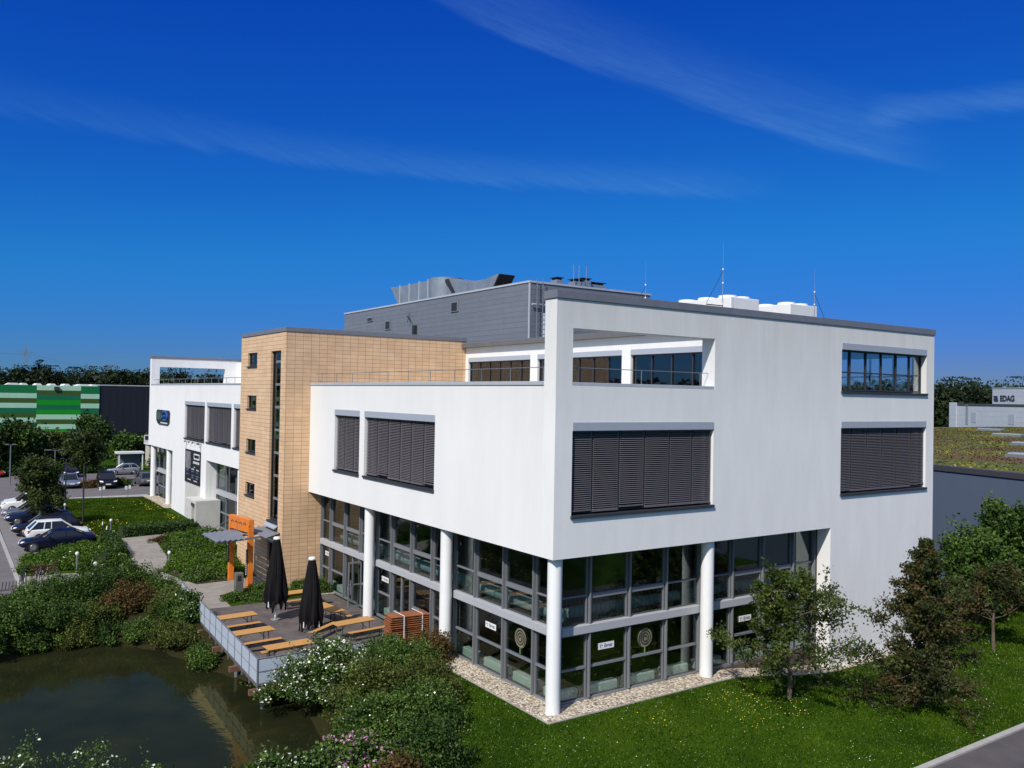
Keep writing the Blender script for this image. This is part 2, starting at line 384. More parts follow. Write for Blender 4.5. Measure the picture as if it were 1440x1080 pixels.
drape('planted_bed_soil', [(-2.7, 45.0), (-4.4, 42.7), (-4.95, 36.4), (-6.2, 32.2), (-5.2, 28.1), (-3.4, 28.3), (-1.65, 33), (-.2, 38), (-.2, 45)], SOIL, .018)
def kerb(name, pts, w, h, m):
    mb = MB()
    for (a, b) in zip(pts[:-1], pts[1:]):
        L = math.hypot(b[0]-a[0], b[1]-a[1]); n = max(1, int(L/1.0))
        dx, dy = (b[0]-a[0])/L, (b[1]-a[1])/L; nx, ny = -dy*w/2, dx*w/2
        for i in range(n):
            p = (a[0]+dx*L*i/n, a[1]+dy*L*i/n); q = (a[0]+dx*(L*(i+1)/n-.012), a[1]+dy*(L*(i+1)/n-.012))
            zp, zq = h1(*p), h1(*q)
            bot = [(p[0]-nx, p[1]-ny, zp-.1), (q[0]-nx, q[1]-ny, zq-.1), (q[0]+nx, q[1]+ny, zq-.1), (p[0]+nx, p[1]+ny, zp-.1)]
            top = [(v[0], v[1], v[2]+.1+h) for v in bot]
            k = len(mb.v); mb.v += bot+top
            mb.f += [(k, k+3, k+2, k+1), (k+4, k+5, k+6, k+7), (k, k+1, k+5, k+4), (k+1, k+2, k+6, k+5), (k+2, k+3, k+7, k+6), (k+3, k, k+4, k+7)]; mb.mi += [0]*6
    return mb.build(name, m, kind='structure')
kerb('parking_kerb', [(-14.25, 24.9), (-14.25, 71)], .22, .05, KERBM)
# the lane at the lower right
mb = MB()
for i in range(40):
    x0, x1 = -30+i*3.0, -27+i*3.0
    mb.quad((x0, -17, h1(x0, -17)+.02), (x1, -17, h1(x1, -17)+.02), (x1, -8.5, h1(x1, -8.5)+.02), (x0, -8.5, h1(x0, -8.5)+.02))
mb.build('lane', mat('dark_lane_asphalt', (.088, .078, .080), .9, var=.25, scale=.9, bump=.3, bscale=50), kind='structure')
kerb('lane_kerb', [(-30, -8.42), (80, -8.42)], .24, .09, KERBM)
# water
wm = bpy.data.materials.new('pond_water_surface'); nt, ns, lk = nodes_of(wm); b = ns['Principled BSDF']
b.inputs['Base Color'].default_value = (.022, .025, .012, 1); b.inputs['Roughness'].default_value = .9; b.inputs['Specular IOR Level'].default_value = 0
tc = ns.new('ShaderNodeTexCoord'); nz = ns.new('ShaderNodeTexNoise'); nz.inputs['Scale'].default_value = 2.2; nz.inputs['Detail'].default_value = 3
lk.new(tc.outputs['Object'], nz.inputs[0]); bp = ns.new('ShaderNodeBump'); bp.inputs['Strength'].default_value = .05; bp.inputs['Distance'].default_value = .1
lk.new(nz.outputs['Fac'], bp.inputs['Height'])
n2 = ns.new('ShaderNodeTexNoise'); n2.inputs['Scale'].default_value = .5; n2.inputs['Detail'].default_value = 7; lk.new(tc.outputs['Object'], n2.inputs[0])   # drifting silt
rp = ns.new('ShaderNodeValToRGB'); rp.color_ramp.elements[0].position = .35; rp.color_ramp.elements[0].color = (.013, .0155, .007, 1); rp.color_ramp.elements[1].position = .7; rp.color_ramp.elements[1].color = (.022, .024, .009, 1)
lk.new(n2.outputs['Fac'], rp.inputs[0]); lk.new(rp.outputs[0], b.inputs['Base Color'])
gl = ns.new('ShaderNodeBsdfGlossy'); gl.inputs['Color'].default_value = (1, .85, .40, 1); gl.inputs['Roughness'].default_value = .04; lk.new(bp.outputs[0], gl.inputs['Normal'])
fr = ns.new('ShaderNodeFresnel'); fr.inputs[0].default_value = 1.33; mu = ns.new('ShaderNodeMath'); mu.operation = 'MULTIPLY'; mu.inputs[1].default_value = .72; lk.new(fr.outputs[0], mu.inputs[0])
mxs = ns.new('ShaderNodeMixShader'); lk.new(mu.outputs[0], mxs.inputs[0]); lk.new(b.outputs[0], mxs.inputs[1]); lk.new(gl.outputs[0], mxs.inputs[2]); lk.new(mxs.outputs[0], ns['Material Output'].inputs[0])
mb = MB(); mb.quad((-48, 0, WATER), (-3.5, 0, WATER), (-3.5, 26, WATER), (-48, 26, WATER)); mb.build('pond_water', wm, kind='structure')
# gravel
gm = bpy.data.materials.new('river_gravel'); nt, ns, lk = nodes_of(gm); b = ns['Principled BSDF']
tc = ns.new('ShaderNodeTexCoord'); vo = ns.new('ShaderNodeTexVoronoi'); vo.inputs['Scale'].default_value = 13
lk.new(tc.outputs['Object'], vo.inputs['Vector']); rp = ns.new('ShaderNodeValToRGB'); e = rp.color_ramp.elements
e[0].color = (.17, .13, .09, 1); e[1].color = (.78, .72, .60, 1); k = e.new(.5); k.color = (.48, .40, .30, 1)
sp = ns.new('ShaderNodeSeparateColor'); lk.new(vo.outputs['Color'], sp.inputs[0]); lk.new(sp.outputs[0], rp.inputs[0]); lk.new(rp.outputs[0], b.inputs['Base Color'])
bp = ns.new('ShaderNodeBump'); bp.invert = True; bp.inputs['Strength'].default_value = 1; bp.inputs['Distance'].default_value = .05; lk.new(vo.outputs['Distance'], bp.inputs['Height']); lk.new(bp.outputs[0], b.inputs['Normal'])
b.inputs['Roughness'].default_value = .85
def gravel(name, x0, x1, y0, y1):
    mb = MB(); xs = np.linspace(x0, x1, max(2, int((x1-x0)/.5)+1)); ys = np.linspace(y0, y1, max(2, int((y1-y0)/.5)+1))
    for i in range(len(xs)-1):
        for j in range(len(ys)-1):
            c = [(xs[i], ys[j]), (xs[i+1], ys[j]), (xs[i+1], ys[j+1]), (xs[i], ys[j+1])]
            mb.quad(*[(x, y, max(h1(x, y), h1(x, -.28) if y > -.28 and x > 1 else -9)+.03) for x, y in c])
    return mb.build(name, gm, kind='structure')
gravel('gravel_strip', -.28, 16.28, -.28, .98)
gravel('gravel_strip_side', -.28, .98, .98, 8.75)
gravel('gravel_strip_wall', 16.285, 25.2, -.42, .02)
gravel('gravel_strip_far', -.6, .9, 59.3, 69.9)
gravel('gravel_strip_tower', -.2, .9, 22.0, 24.2)
kerb('gravel_edging', [(-.31, 8.7), (-.31, -.31), (16.2, -.31)], .045, .03, KERBM)

# ------------------------------------------------------------------ the office building
OB = thing('office_building', 'white office building with glazed ground floors, tan tiled stair tower and grey plant storey', 'building', (0, 0, 0))
def wall(name, ax, c0, c1, u0, u1, z0, z1, holes, m, parent=OB):
    us = sorted({u0, u1, *[h[0] for h in holes], *[h[1] for h in holes]}); us = [u for u in us if u0 <= u <= u1]
    zs = sorted({z0, z1, *[h[2] for h in holes], *[h[3] for h in holes]}); zs = [z for z in zs if z0 <= z <= z1]
    nu, nz_ = len(us)-1, len(zs)-1
    def solid(i, j):
        if not (0 <= i < nu and 0 <= j < nz_): return False
        u = (us[i]+us[i+1])/2; z = (zs[j]+zs[j+1])/2
        return not any(h[0] < u < h[1] and h[2] < z < h[3] for h in holes)
    P = (lambda c, u, z: (c, u, z)) if ax == 'x' else (lambda c, u, z: (u, c, z))
    mb = MB()
    for i in range(nu):
        for j in range(nz_):
            if not solid(i, j): continue
            a, b_, c, d = us[i], us[i+1], zs[j], zs[j+1]
            mb.quad(P(c0, a, c), P(c0, b_, c), P(c0, b_, d), P(c0, a, d)); mb.quad(P(c1, a, c), P(c1, b_, c), P(c1, b_, d), P(c1, a, d))
            if not solid(i-1, j): mb.quad(P(c0, a, c), P(c1, a, c), P(c1, a, d), P(c0, a, d))
            if not solid(i+1, j): mb.quad(P(c0, b_, c), P(c1, b_, c), P(c1, b_, d), P(c0, b_, d))
            if not solid(i, j-1): mb.quad(P(c0, a, c), P(c1, a, c), P(c1, b_, c), P(c0, b_, c))
            if not solid(i, j+1): mb.quad(P(c0, a, d), P(c1, a, d), P(c1, b_, d), P(c0, b_, d))
    # weld and orient
    o = mb.build(name, m, parent, fix=False)
    bm = bmesh.new(); bm.from_mesh(o.data); bmesh.ops.remove_doubles(bm, verts=bm.verts[:], dist=1e-4); bmesh.ops.recalc_face_normals(bm, faces=bm.faces[:]); bm.to_mesh(o.data); bm.free()
    return o
W = 25.0; TOP = 16.12; SOF = 6.6; PAR = 12.94
EW = wall('end_wall', 'y', 0, RT, 0, W, 0-.3, TOP, [(-1, 16.29, -9, SOF), (.76, 8.3, PAR, 15.06), (.8, 8.28, 8.05, 11.59), (17., 24.28, 8.05, 11.59), (17., 24.28, 12.93, 15.33)], STUCCO2)
SW = wall('side_wall', 'x', 0, .4, RT, 24.24, SOF, PAR, [(8.92, 16.46, 8.14, 11.6), (17.07, 20.44, 8.14, 11.6)], STUCCO)
def coping(name, x0, x1, y0, y1, z0, z1, m=COPING):
    mb = MB(); mb.box(x0, x1, y0, y1, z0, z1); return mb.build(name, m, OB, bevel=.012)
coping('coping', -.05, W+.05, -.05, RT+.05, TOP, TOP+.30)
coping('coping', -.04, .46, RT+.005, 24.235, PAR, PAR+.15, COPLIGHT)
coping('coping', .765, 8.295, .01, RT-.01, PAR+.002, PAR+.13, COPLIGHT)
# soffit and slabs
def slab(name, x0, x1, y0, y1, z0, z1, m):
    mb = MB(); mb.box(x0, x1, y0, y1, z0, z1); return mb.build(name, m, OB)
slab('soffit', .41, W-.02, RT+.01, 24.2, SOF+.005, SOF+.3, STUCCO)
slab('soffit', .003, .405, RT+.01, 24.2, SOF-.004, SOF-.001, STUCCO)
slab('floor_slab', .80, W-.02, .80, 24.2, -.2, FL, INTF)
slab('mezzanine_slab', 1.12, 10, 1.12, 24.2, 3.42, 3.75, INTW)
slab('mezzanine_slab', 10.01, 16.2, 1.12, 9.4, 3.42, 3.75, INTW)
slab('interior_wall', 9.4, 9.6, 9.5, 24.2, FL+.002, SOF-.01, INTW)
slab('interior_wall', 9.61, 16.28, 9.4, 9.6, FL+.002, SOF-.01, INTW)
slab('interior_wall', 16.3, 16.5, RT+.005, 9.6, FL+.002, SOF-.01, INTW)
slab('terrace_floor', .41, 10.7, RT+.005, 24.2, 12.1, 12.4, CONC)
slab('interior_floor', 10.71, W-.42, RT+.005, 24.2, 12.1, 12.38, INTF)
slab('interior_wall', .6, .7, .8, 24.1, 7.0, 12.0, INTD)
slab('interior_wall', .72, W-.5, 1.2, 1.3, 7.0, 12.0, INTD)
# outer walls on the far sides, closed and plain
wall('rear_wall', 'x', W-.4, W, RT+.003, 69.0, -.3, 15.6, [(1.0, 9.5, 12.93, 15.33)], STUCCO)
slab('roof', 10.4, W-.41, RT+.005, 24.2, 15.66, 15.95, ROOFG)
slab('roof', 10.8, W-.41, 24.6, 69.0, 15.66, 15.95, ROOFG)

def window(ax, plane, u0, u1, z0, z1, divs, box=.32, depth=.30, blind=True, glassm=None, sill=.14, mid=None, parent=OB, boxm=None, slats=None):
    glassm = glassm or GLASSD
    m = MB(); e = sorted([u0, *divs, u1]); zt = z1-box
    w = .07
    m.B(ax, plane, depth-.06, depth+.04, u0+.001, u1-.001, zt-w, zt-.001); m.B(ax, plane, depth-.06, depth+.04, u0+.001, u1-.001, z0+sill, z0+sill+w)
    for i, u in enumerate(e):
        a = u if i == 0 else (u-w if i == len(e)-1 else u-w/2)
        m.B(ax, plane, depth-.058, depth+.038, a+.0015, a+w-.0015, z0+sill+w+.001, zt-w-.001)
    if mid: m.B(ax, plane, depth-.03, depth+.03, u0+.08, u1-.08, mid-.03, mid+.03)
    f = m.build('window', DARKFR, parent)
    g = MB(); g.B(ax, plane, depth-.004, depth+.004, u0+.01, u1-.01, z0+sill+.02, zt-.02); g.build('pane', glassm, f)
    if box:
        g = MB(); g.B(ax, plane, -.025, depth-.07, u0+.004, u1-.004, zt, z1-.004); g.build('shutter_box', boxm or BOXGREY, f, bevel=.01)
    g = MB(); g.B(ax, plane, -.09, depth-.02, u0-.04, u1+.04, z0-.005, z0+sill-.04); g.build('sill', DARKFR, f, bevel=.01)
    if blind:
        for i in range(len(e)-1):
            a, b_ = e[i]+.04, e[i+1]-.04; s = MB(); s.m = 0
            zz = zt-.05; lo = z0+sill+.04+random.choice([0, 0, .05, .1])
            while zz > lo+.09:
                P = (lambda d, u, z: (plane+d, u, z)) if ax == 'x' else (lambda d, u, z: (u, plane+d, z))
                s.prism([P(.17, a, zz), P(.105, a, zz-.040), P(.105, a, zz-.046), P(.17, a, zz-.006)], P(-plane if ax == 'x' else 0, b_-a, 0) if ax == 'x' else (b_-a, 0, 0))
                zz -= .078
            s.B(ax, plane, .085, .175, a, b_, lo, lo+.05)
            s.B(ax, plane, .10, .16, a, b_, zt-.05, zt-.003)
            s.B(ax, plane, .19, .215, a-.05, a+.02, z0+sill, zt-.004)
            s.build('blind', SLAT, f, fix=False)
    return f
window('y', 0, .8, 8.28, 8.05, 11.59, [1.86, 3.19, 4.51, 5.86, 7.14])
window('y', 0, 17., 24.28, 8.05, 11.59, [17.97, 19.24, 20.52, 21.78, 23.06])
window('y', 0, 17., 24.28, 12.93, 15.33, [18.1, 19.4, 20.7, 22.0, 23.2], blind=False, glassm=GLASSC, mid=13.95, depth=.35)
window('x', W-.4, 1.0, 9.5, 12.93, 15.33, [2.2, 3.6, 5.0, 6.4, 7.8], blind=False, glassm=GLASSC, mid=13.95, depth=.25, box=.3)
window('x', 0, 8.92, 16.46, 8.14, 11.6, [15.11, 13.87, 12.57, 11.4, 10.16])
window('x', 0, 17.07, 20.44, 8.14, 11.6, [19.26, 18.06])

# --- penthouse behind the roof terrace
PX = 10.76
wall('penthouse_wall', 'x', PX, PX+.35, RT+.01, 24.235, 12.41, 15.66, [(1.0, 7.92, 12.95, 15.0), (8.6, 16.03, 12.95, 15.0), (16.77, 23.86, 12.95, 15.0)], STUCCO)
for a, b_, n in ((1.0, 7.92, 5), (8.6, 16.03, 6), (16.77, 23.86, 6)):
    window('x', PX, a, b_, 12.95, 15.0, [a+(b_-a)*i/n for i in range(1, n)], box=.28, blind=False, depth=.2, glassm=GLASSD)
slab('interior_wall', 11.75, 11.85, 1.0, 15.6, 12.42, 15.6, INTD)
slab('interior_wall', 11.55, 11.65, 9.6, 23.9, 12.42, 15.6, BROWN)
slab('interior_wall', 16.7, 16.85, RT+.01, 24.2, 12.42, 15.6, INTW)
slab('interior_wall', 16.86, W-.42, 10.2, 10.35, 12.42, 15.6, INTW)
coping('coping', PX-.06, 16.0, RT+.06, 24.18, 15.665, 16.0)
m = MB()
for z in (13.62,): m.tube((.25, 1.0, z), (.25, 24.1, z), .015); m.tube((.8, .35, z), (8.27, .35, z), .015)
for y in np.arange(1.1, 24.2, 2.2): m.tube((.25, y, PAR+.14), (.25, y, 13.62), .016)
for x in (1.3, 4.5, 7.8): m.tube((x, .35, PAR+.13), (x, .35, 13.62), .016)
m.build('terrace_railing', STEEL, OB)

# --- tan tiled stair tower and return wall
TX = -1.55; TY0, TY1 = 24.24, 32.72
slit = (25.1, 26.92, 4.62, 15.0); tdoor = (25.1, 26.92, FL, 3.7)
sw = [(29.62, 31.55, 14.08, 15.02), (29.62, 31.55, 11.33, 12.25), (29.62, 31.55, 8.5, 9.42), (29.62, 31.55, 5.7, 6.6)]
wall('tower_wall', 'x', TX, TX+.35, TY0+.352, TY1, .3, 16.1, [slit, tdoor]+sw, TILEY)
wall('tower_wall', 'y', TY0, TY0+.35, TX, 10.755, .3, 16.1, [(.95, 11, -1, 12.38)], TILEX)
wall('tower_wall', 'y', TY1, TY1+.3, TX, 10.0, .3, 16.1, [], TILEX)
coping('coping', TX-.05, 10.8, TY0-.05, TY0+.42, 16.1, 16.36)
coping('coping', TX-.05, TX+.42, TY0+.421, TY1+.05, 16.1, 16.36)
slab('roof', TX+.36, 10.7, TY0+.43, TY1-.002, 15.6, 15.85, ROOFG)
slab('interior_wall', TX+2.2, TX+2.3, TY0+.36, TY1-.01, .5, 15.5, INTD)
window('x', TX, slit[0], slit[1], slit[2], slit[3], [25.62], box=0, blind=False, depth=.2)
for z in np.arange(6.0, 15, 1.38): m = MB(); m.box(TX+.13, TX+.19, slit[0]+.08, slit[1]-.6+.05, z, z+.14); m.build('window_transom', ALU, OB)
m = MB(); m.prism([(TX-.25, slit[0]-.1, 4.42), (TX-.25, slit[1]+.1, 4.42), (TX+.18, slit[1]+.1, 4.70), (TX+.18, slit[0]-.1, 4.70)], (0, 0, -.06)); m.build('sill', BOXGREY, OB)
f = window('x', TX, tdoor[0], tdoor[1], tdoor[2], tdoor[3], [26.0], box=.3, blind=False, depth=.2, sill=.06)
for q in sw: window('x', TX, q[0], q[1], q[2], q[3], [q[0]+.5], box=0, blind=False, depth=.18, sill=.1)

# --- long far section of the side wall
Y2 = 70.0
wall('side_wall', 'x', 0, .4, TY1+.31, Y2-.7, 1.0, 13.0, [(59.2, 71, -1, 6.82), (33, 47.29, -1, 6.8), (48.07, 54.78, 8.2, 11.56), (40.45, 47.4, 8.2, 11.56), (33.4, 39.83, 8.2, 11.56)], STUCCO)
for a, b_, n in ((48.07, 54.78, 5), (40.45, 47.4, 5), (33.4, 39.83, 5)):
    window('x', 0, a, b_, 8.2, 11.56, [a+(b_-a)*i/n for i in range(1, n)])
wall('far_end_wall', 'y', Y2-.7, Y2, 0, W, 6.82, 15.78, [(.8, 7.5, 13.1, 14.9)], STUCCO)
coping('coping', -.05, W, Y2-.75, Y2+.05, 15.78, 16.02)
coping('coping', -.04, .46, TY1+.31, Y2-.705, 13.0, 13.12, COPLIGHT)
slab('soffit', .41, 20, 33.1, 69.2, 6.84, 7.1, STUCCO)
slab('floor_slab', .9, W-.5, 33.1, 69.2, .6, 1.35, INTF)
slab('terrace_floor', .41, 8.8, 33.1, 69.2, 12.1, 12.4, CONC)
wall('penthouse_wall', 'x', 8.84, 9.2, 33.1, 69.29, 12.41, 15.6, [], STUCCO)
slab('interior_wall', 7.4, 7.6, 33.1, 68, 1.4, 6.8, INTW)
m = MB()
m.tube((.25, 33.2, 13.55), (.25, 69.2, 13.55), .022)
for y in np.arange(34, 69.2, 2.2): m.tube((.25, y, 13.1), (.25, y, 13.55), .016)
m.build('terrace_railing', STEEL, OB)
slab('pier_wall', .01, .86, 47.30, 47.6, 1.2, 6.79, STUCCO2)
slab('pier_wall', .01, .86, 58.9, 59.19, 1.2, 6.81, STUCCO2)
for yy in (62.1, 69.25, 38.9):
    m = MB(); z0 = h1(.4, yy); m.lathe((.42, yy, z0), [(.30, 0), (.30, 6.80-z0)], 24); m.build('column', WHITECOL, OB, smooth=True)

# --- white columns under the overhang
for x, y in ((.42, .42), (.42, 8.4), (.42, 16.47), (8.48, .42)):
    m = MB(); z0 = min(FL, h1(x, -.28)+.02)-.15; m.lathe((x, y, z0), [(.275, 0), (.275, SOF-.005-z0)], 28); m.build('column', WHITECOL, OB, smooth=True)

# --- two storey glazing
def bay(ax, e, door=None, pl=.95, z0=FL, zt=SOF, thick=(), inner=True):
    u0, u1 = e[0], e[-1]; m = MB()
    m.B(ax, pl, -.08, .07, u0, u1, z0-.02, z0+.11); m.B(ax, pl, -.08, .07, u0, u1, zt-.12, zt-.012)
    for i, u in enumerate(e):
        m.B(ax, pl, -.17, .06, u-.026, u+.026, z0+.12, zt-.125)
        if 0 < i < len(e)-1: m.B(ax, pl, -.075, .05, u+.095, u+.125, z0+.12, zt-.125); m.B(ax, pl, -.075, .05, u-.125, u-.095, z0+.12, zt-.125)
    for i in range(len(e)-1):
        a, b_ = e[i]+.13, e[i+1]-.13
        if door is None or i not in door: m.B(ax, pl, -.07, .05, a, b_, 2.10, 2.19)
        else: m.B(ax, pl, -.07, .05, (a+b_)/2-.05, (a+b_)/2+.05, z0+.12, 3.4)
        if i in thick: m.B(ax, pl, -.09, .05, a, b_, 4.76, 4.94)
        else: m.B(ax, pl, -.07, .05, a, b_, 4.86, 4.92)
    f = m.build('glazed_bay', ALU, OB)
    g = MB(); g.B(ax, pl, -.006, .006, u0+.04, u1-.04, z0+.11, zt-.12); g.build('pane', GLASS, f)
    g = MB(); g.B(ax, pl, -.21, .05, u0+.05, u1-.05, 3.47, 3.80); g.build('spandrel_beam', BEAM, f, bevel=.02)
    for i in range(len(e)-1):
        a, b_ = e[i]+.32, e[i+1]-.32
        if door and i in door or b_-a < .6: continue
        g = MB(); P = (lambda d, u, z: (pl+d, u, z)) if ax == 'x' else (lambda d, u, z: (u, pl+d, z))
        g.B(ax, pl, .24, .58, a-.08, b_+.08, z0+.03, z0+.40); g.build('convector', PALEG, f, bevel=.04)
    return f
bay('x', [1.03, 2.31, 4.43, 6.64, 8.40], thick=(1, 2))
bay('x', [8.41, 10.49, 12.57, 14.7, 16.46], thick=(1, 2), door=(2,))
bay('x', [16.47, 18.6, 20.7, 22.78, 24.18], thick=(1, 2), door=(1,))
bay('y', [1.03, 2.45, 4.5, 6.53, 8.47], thick=(1, 2))
bay('y', [8.48, 10.53, 12.53, 14.66, 16.22], thick=(1, 2))
m = MB(); m.box(.87, 1.0, .87, 1.0, FL, SOF-.02); m.build('corner_mullion', ALU, OB)
# open glass door leaf
m = MB()
for a, b_ in ((.12, .19), (.83, .90)): m.box(a, b_, 18.42, 18.48, FL+.03, 3.35)
m.box(.19, .83, 18.42, 18.48, FL+.03, FL+.14); m.box(.19, .83, 18.42, 18.48, 3.27, 3.35); m.box(.19, .83, 18.43, 18.47, 2.1, 2.17)
d = m.build('door', ALU, OB); m = MB(); m.box(.18, .84, 18.446, 18.454, FL+.1, 3.3); m.build('pane', GLASS, d)
m = MB(); m.tube((.25, 18.38, 1.6), (.25, 18.38, 2.4), .02); m.build('handle', GALV, d)
# fabric ducts lying on the gallery floor
m = MB()
for a, b_ in ((1.6, 8.1), (8.7, 16.1), (16.9, 23.0)):
    for y in np.arange(a, b_-1, 1.45): m.tube((1.66, y, 4.04), (1.66, y+1.38, 4.04), .27, n=14)
o = m.build('fabric_duct', DUCTF, OB, smooth=True)
m = MB()
for a, b_ in ((2.2, 8.2), (8.9, 15.6)):
    m.tube((a, 1.9, 4.0), (b_, 1.9, 4.0), .22, n=14)
m.build('fabric_duct', DUCTF, OB, smooth=True)
m = MB(); m.tube((1.4, 1.5, 4.75), (16, 1.5, 4.75), .02)
for x in np.arange(1.6, 16, .22): m.tube((x, 1.5, 3.76), (x, 1.5, 4.75), .012, n=5)
m.build('gallery_railing', STEEL, OB)
# far glazing
for e in ([59.4, 61.9, 64.4, 66.9, 69.2], [33.3, 35.8, 38.9, 42, 44.6, 47.2]):
    m = MB()
    for y in e: m.box(.9, 1.05, y-.05, y+.05, 1.35, 6.8)
    for z in (1.36, 2.6, 6.66): m.box(.92, 1.03, e[0]+.06, e[-1]-.06, z, z+.12)
    f = m.build('glazed_bay', ALU, OB)
    g = MB(); g.box(.972, .984, e[0]+.02, e[-1]-.02, 1.4, 6.7); g.build('pane', GLASS, f)
    g = MB(); g.box(.76, 1.06, e[0]+.06, e[-1]-.06, 4.05, 4.45); g.build('spandrel_beam', BEAM, f)
# concrete porch on the long side
m = MB(); z0 = h1(-1, 47); m.box(-1.07, .9, 46.1, 46.35, z0-.2, 3.38); m.box(-.6, .9, 49.3, 49.5, z0-.2, 3.38); m.box(-1.07, .9, 46.1, 49.5, 3.383, 3.63)
m.build('porch', CONC, OB, bevel=.015)
slab('porch_roof', .005, 1.5, 46.2, 47.2, 3.40, 3.55, CONC)
slab('concrete_panel', -.03, -.002, 48.95, 54.0, 1.3, 4.44, CONC)

# --- grey plant storey on the roof
GX, GY0, GY1, GZ = 11.6, 18.15, 46.7, 19.55
m = MB(); m.quad((GX, GY0, 15.96), (GX, GY1, 15.96), (GX, GY1, GZ), (GX, GY0, GZ)); m.quad((21.7, GY0, 15.96), (21.7, GY1, 15.96), (21.7, GY1, GZ), (21.7, GY0, GZ)); m.quad((GX, GY1, 15.96), (21.7, GY1, 15.96), (21.7, GY1, GZ), (GX, GY1, GZ))
m.m = 1; m.quad((GX, GY0, 15.96), (21.7, GY0, 15.96), (21.7, GY0, GZ), (GX, GY0, GZ))
m.m = 2; m.quad((GX, GY0, GZ), (21.7, GY0, GZ), (21.7, GY1, GZ), (GX, GY1, GZ))
m.build('plant_storey', [GREYCLAD, GREYCLADX, ROOFG], OB)
m = MB(); m.box(GX-.05, 21.75, GY0-.05, GY0+.1, GZ+.002, GZ+.12); m.box(GX-.05, GX+.1, GY0+.101, GY1+.05, GZ+.002, GZ+.12); m.build('coping', COPLIGHT, OB)
m = MB(); m.box(GX-.03, GX+.06, GY0-.03, GY0+.06, 16.0, GZ-.002); m.build('corner_trim', COPLIGHT, OB)
for a, b_, c, d in ((40.7, 41.8, 18.58, 18.95), (37.3, 38.3, 17.7, 18.45), (26.7, 27.7, 18.38, 19.12)):
    m = MB(); m.box(GX-.08, GX-.002, a, b_, c, d); f = m.build('roof_vent_grille', ALU, OB)
    m = MB(); m.box(GX-.095, GX-.081, a+.12, b_-.12, c+.06, d-.1); m.build('louvre', DARKST, f)
m = MB(); m.box(GX-.25, GX-.002, 32.85, 33.2, 16.7, 17.75); m.tube((GX-.3, 33.4, 18.2), (GX-.1, 34.4, 18.6), .03); m.tube((GX-.3, 33.9, 18.0), (GX-.1, 34.0, 18.7), .03); m.build('floodlight', DARKST, OB)
m = MB()
for x in (12.0, 12.45): m.tube((x, GY0-.25, 15.96), (x, GY0-.25, GZ+.3), .03)
for z in np.arange(16.2, GZ, .3): m.tube((12.0, GY0-.25, z), (12.45, GY0-.25, z), .018)
m.build('roof_ladder', STEEL, OB)
m = MB(); m.box(12.6, 13.6, GY0-.05, GY0-.002, 15.97, 17.7); m.build('roof_door', WHITEP, OB)
m = MB(); m.tube((11.7, GY0-.15, 18.2), (13.8, GY0-.15, 18.2), .06); m.build('cable_tray', COPLIGHT, OB)
for x, y, w, h_ in ((14.05, 18.6, .5, .45), (15.6, 18.7, .8, .5), (16.4, 18.9, .7, .65), (17.1, 19.2, 1.5, .5)):
    m = MB(); m.box(x, x+w, y, y+.7, GZ-.1, GZ+h_); c = m.build('roof_chimney', GALV, OB)
    m = MB()
    for k in range(3): m.box(x+w*(.08+.32*k), x+w*(.08+.32*k)+w*.2, y+.1, y+.6, GZ+h_+.003, GZ+h_+.12)
    m.box(x-.05, x+w+.05, y-.02, y+.72, GZ+h_+.125, GZ+h_+.17); m.build('cowl', DARKST, c)
for x in (15.3, 15.75, 16.35): 
    m = MB(); m.tube((x, 18.5, GZ-.5), (x, 18.5, GZ+1.5), .02); m.tube((x-.18, 18.5, GZ+1.3), (x+.18, 18.5, GZ+1.3), .015); m.build('roof_aerial', GALV, OB)

# ------------------------------------------------------------------ equipment standing on the roof
def chiller(x0, x1, y0, y1, label):
    t = thing('chiller_unit', label, 'chiller', ((x0+x1)/2, (y0+y1)/2, 15.95), 'white cooling units on the roof')
    m = MB(); m.box(x0, x1, y0, y1, 16.55, 17.62); m.build('casing', WHITEP, t, bevel=.03)
    m = MB()
    for x in (x0+.1, x1-.2):
        for y in (y0+.1, (y0+y1)/2, y1-.2): m.box(x, x+.1, y, y+.1, 15.95, 16.54)
    m.box(x0+.02, x1-.02, y0+.03, y1-.03, 16.44, 16.545); m.build('base_frame', DARKST, t)
    for ix in (0, 1):
        for iy in range(3):
            cx = x0+(x1-x0)*(.27+.46*ix); cy = y0+(y1-y0)*(.17+.33*iy); r = .46
            m = MB(); m.lathe((cx, cy, 17.625), [(r+.05, 0), (r, .05), (r, .13), (r-.05, .13), (r-.05, .04)], 20, cap=False); f = m.build('fan_cowl', WHITEP, t, smooth=True)
            m = MB(); m.lathe((cx, cy, 17.73), [(r-.06, 0), (.05, .02)], 20, cap=False)
            for k in range(5):
                a = k*1.257; m.tube((cx, cy, 17.77), (cx+(r-.06)*math.cos(a), cy+(r-.06)*math.sin(a), 17.56), .02, n=5)
            m.build('fan_guard', DARKST, f)
    m = MB(); m.box(x1-.35, x1-.05, y0-.03, y0-.002, 16.6, 16.85); m.build('control_panel', BOXGREY, t)
chiller(13.75, 15.85, 4.0, 8.2, 'white roof chiller with round fan cowls behind the left mast')
chiller(18.3, 20.55, 4.0, 8.2, 'white roof chiller with round fan cowls nearer the right mast')
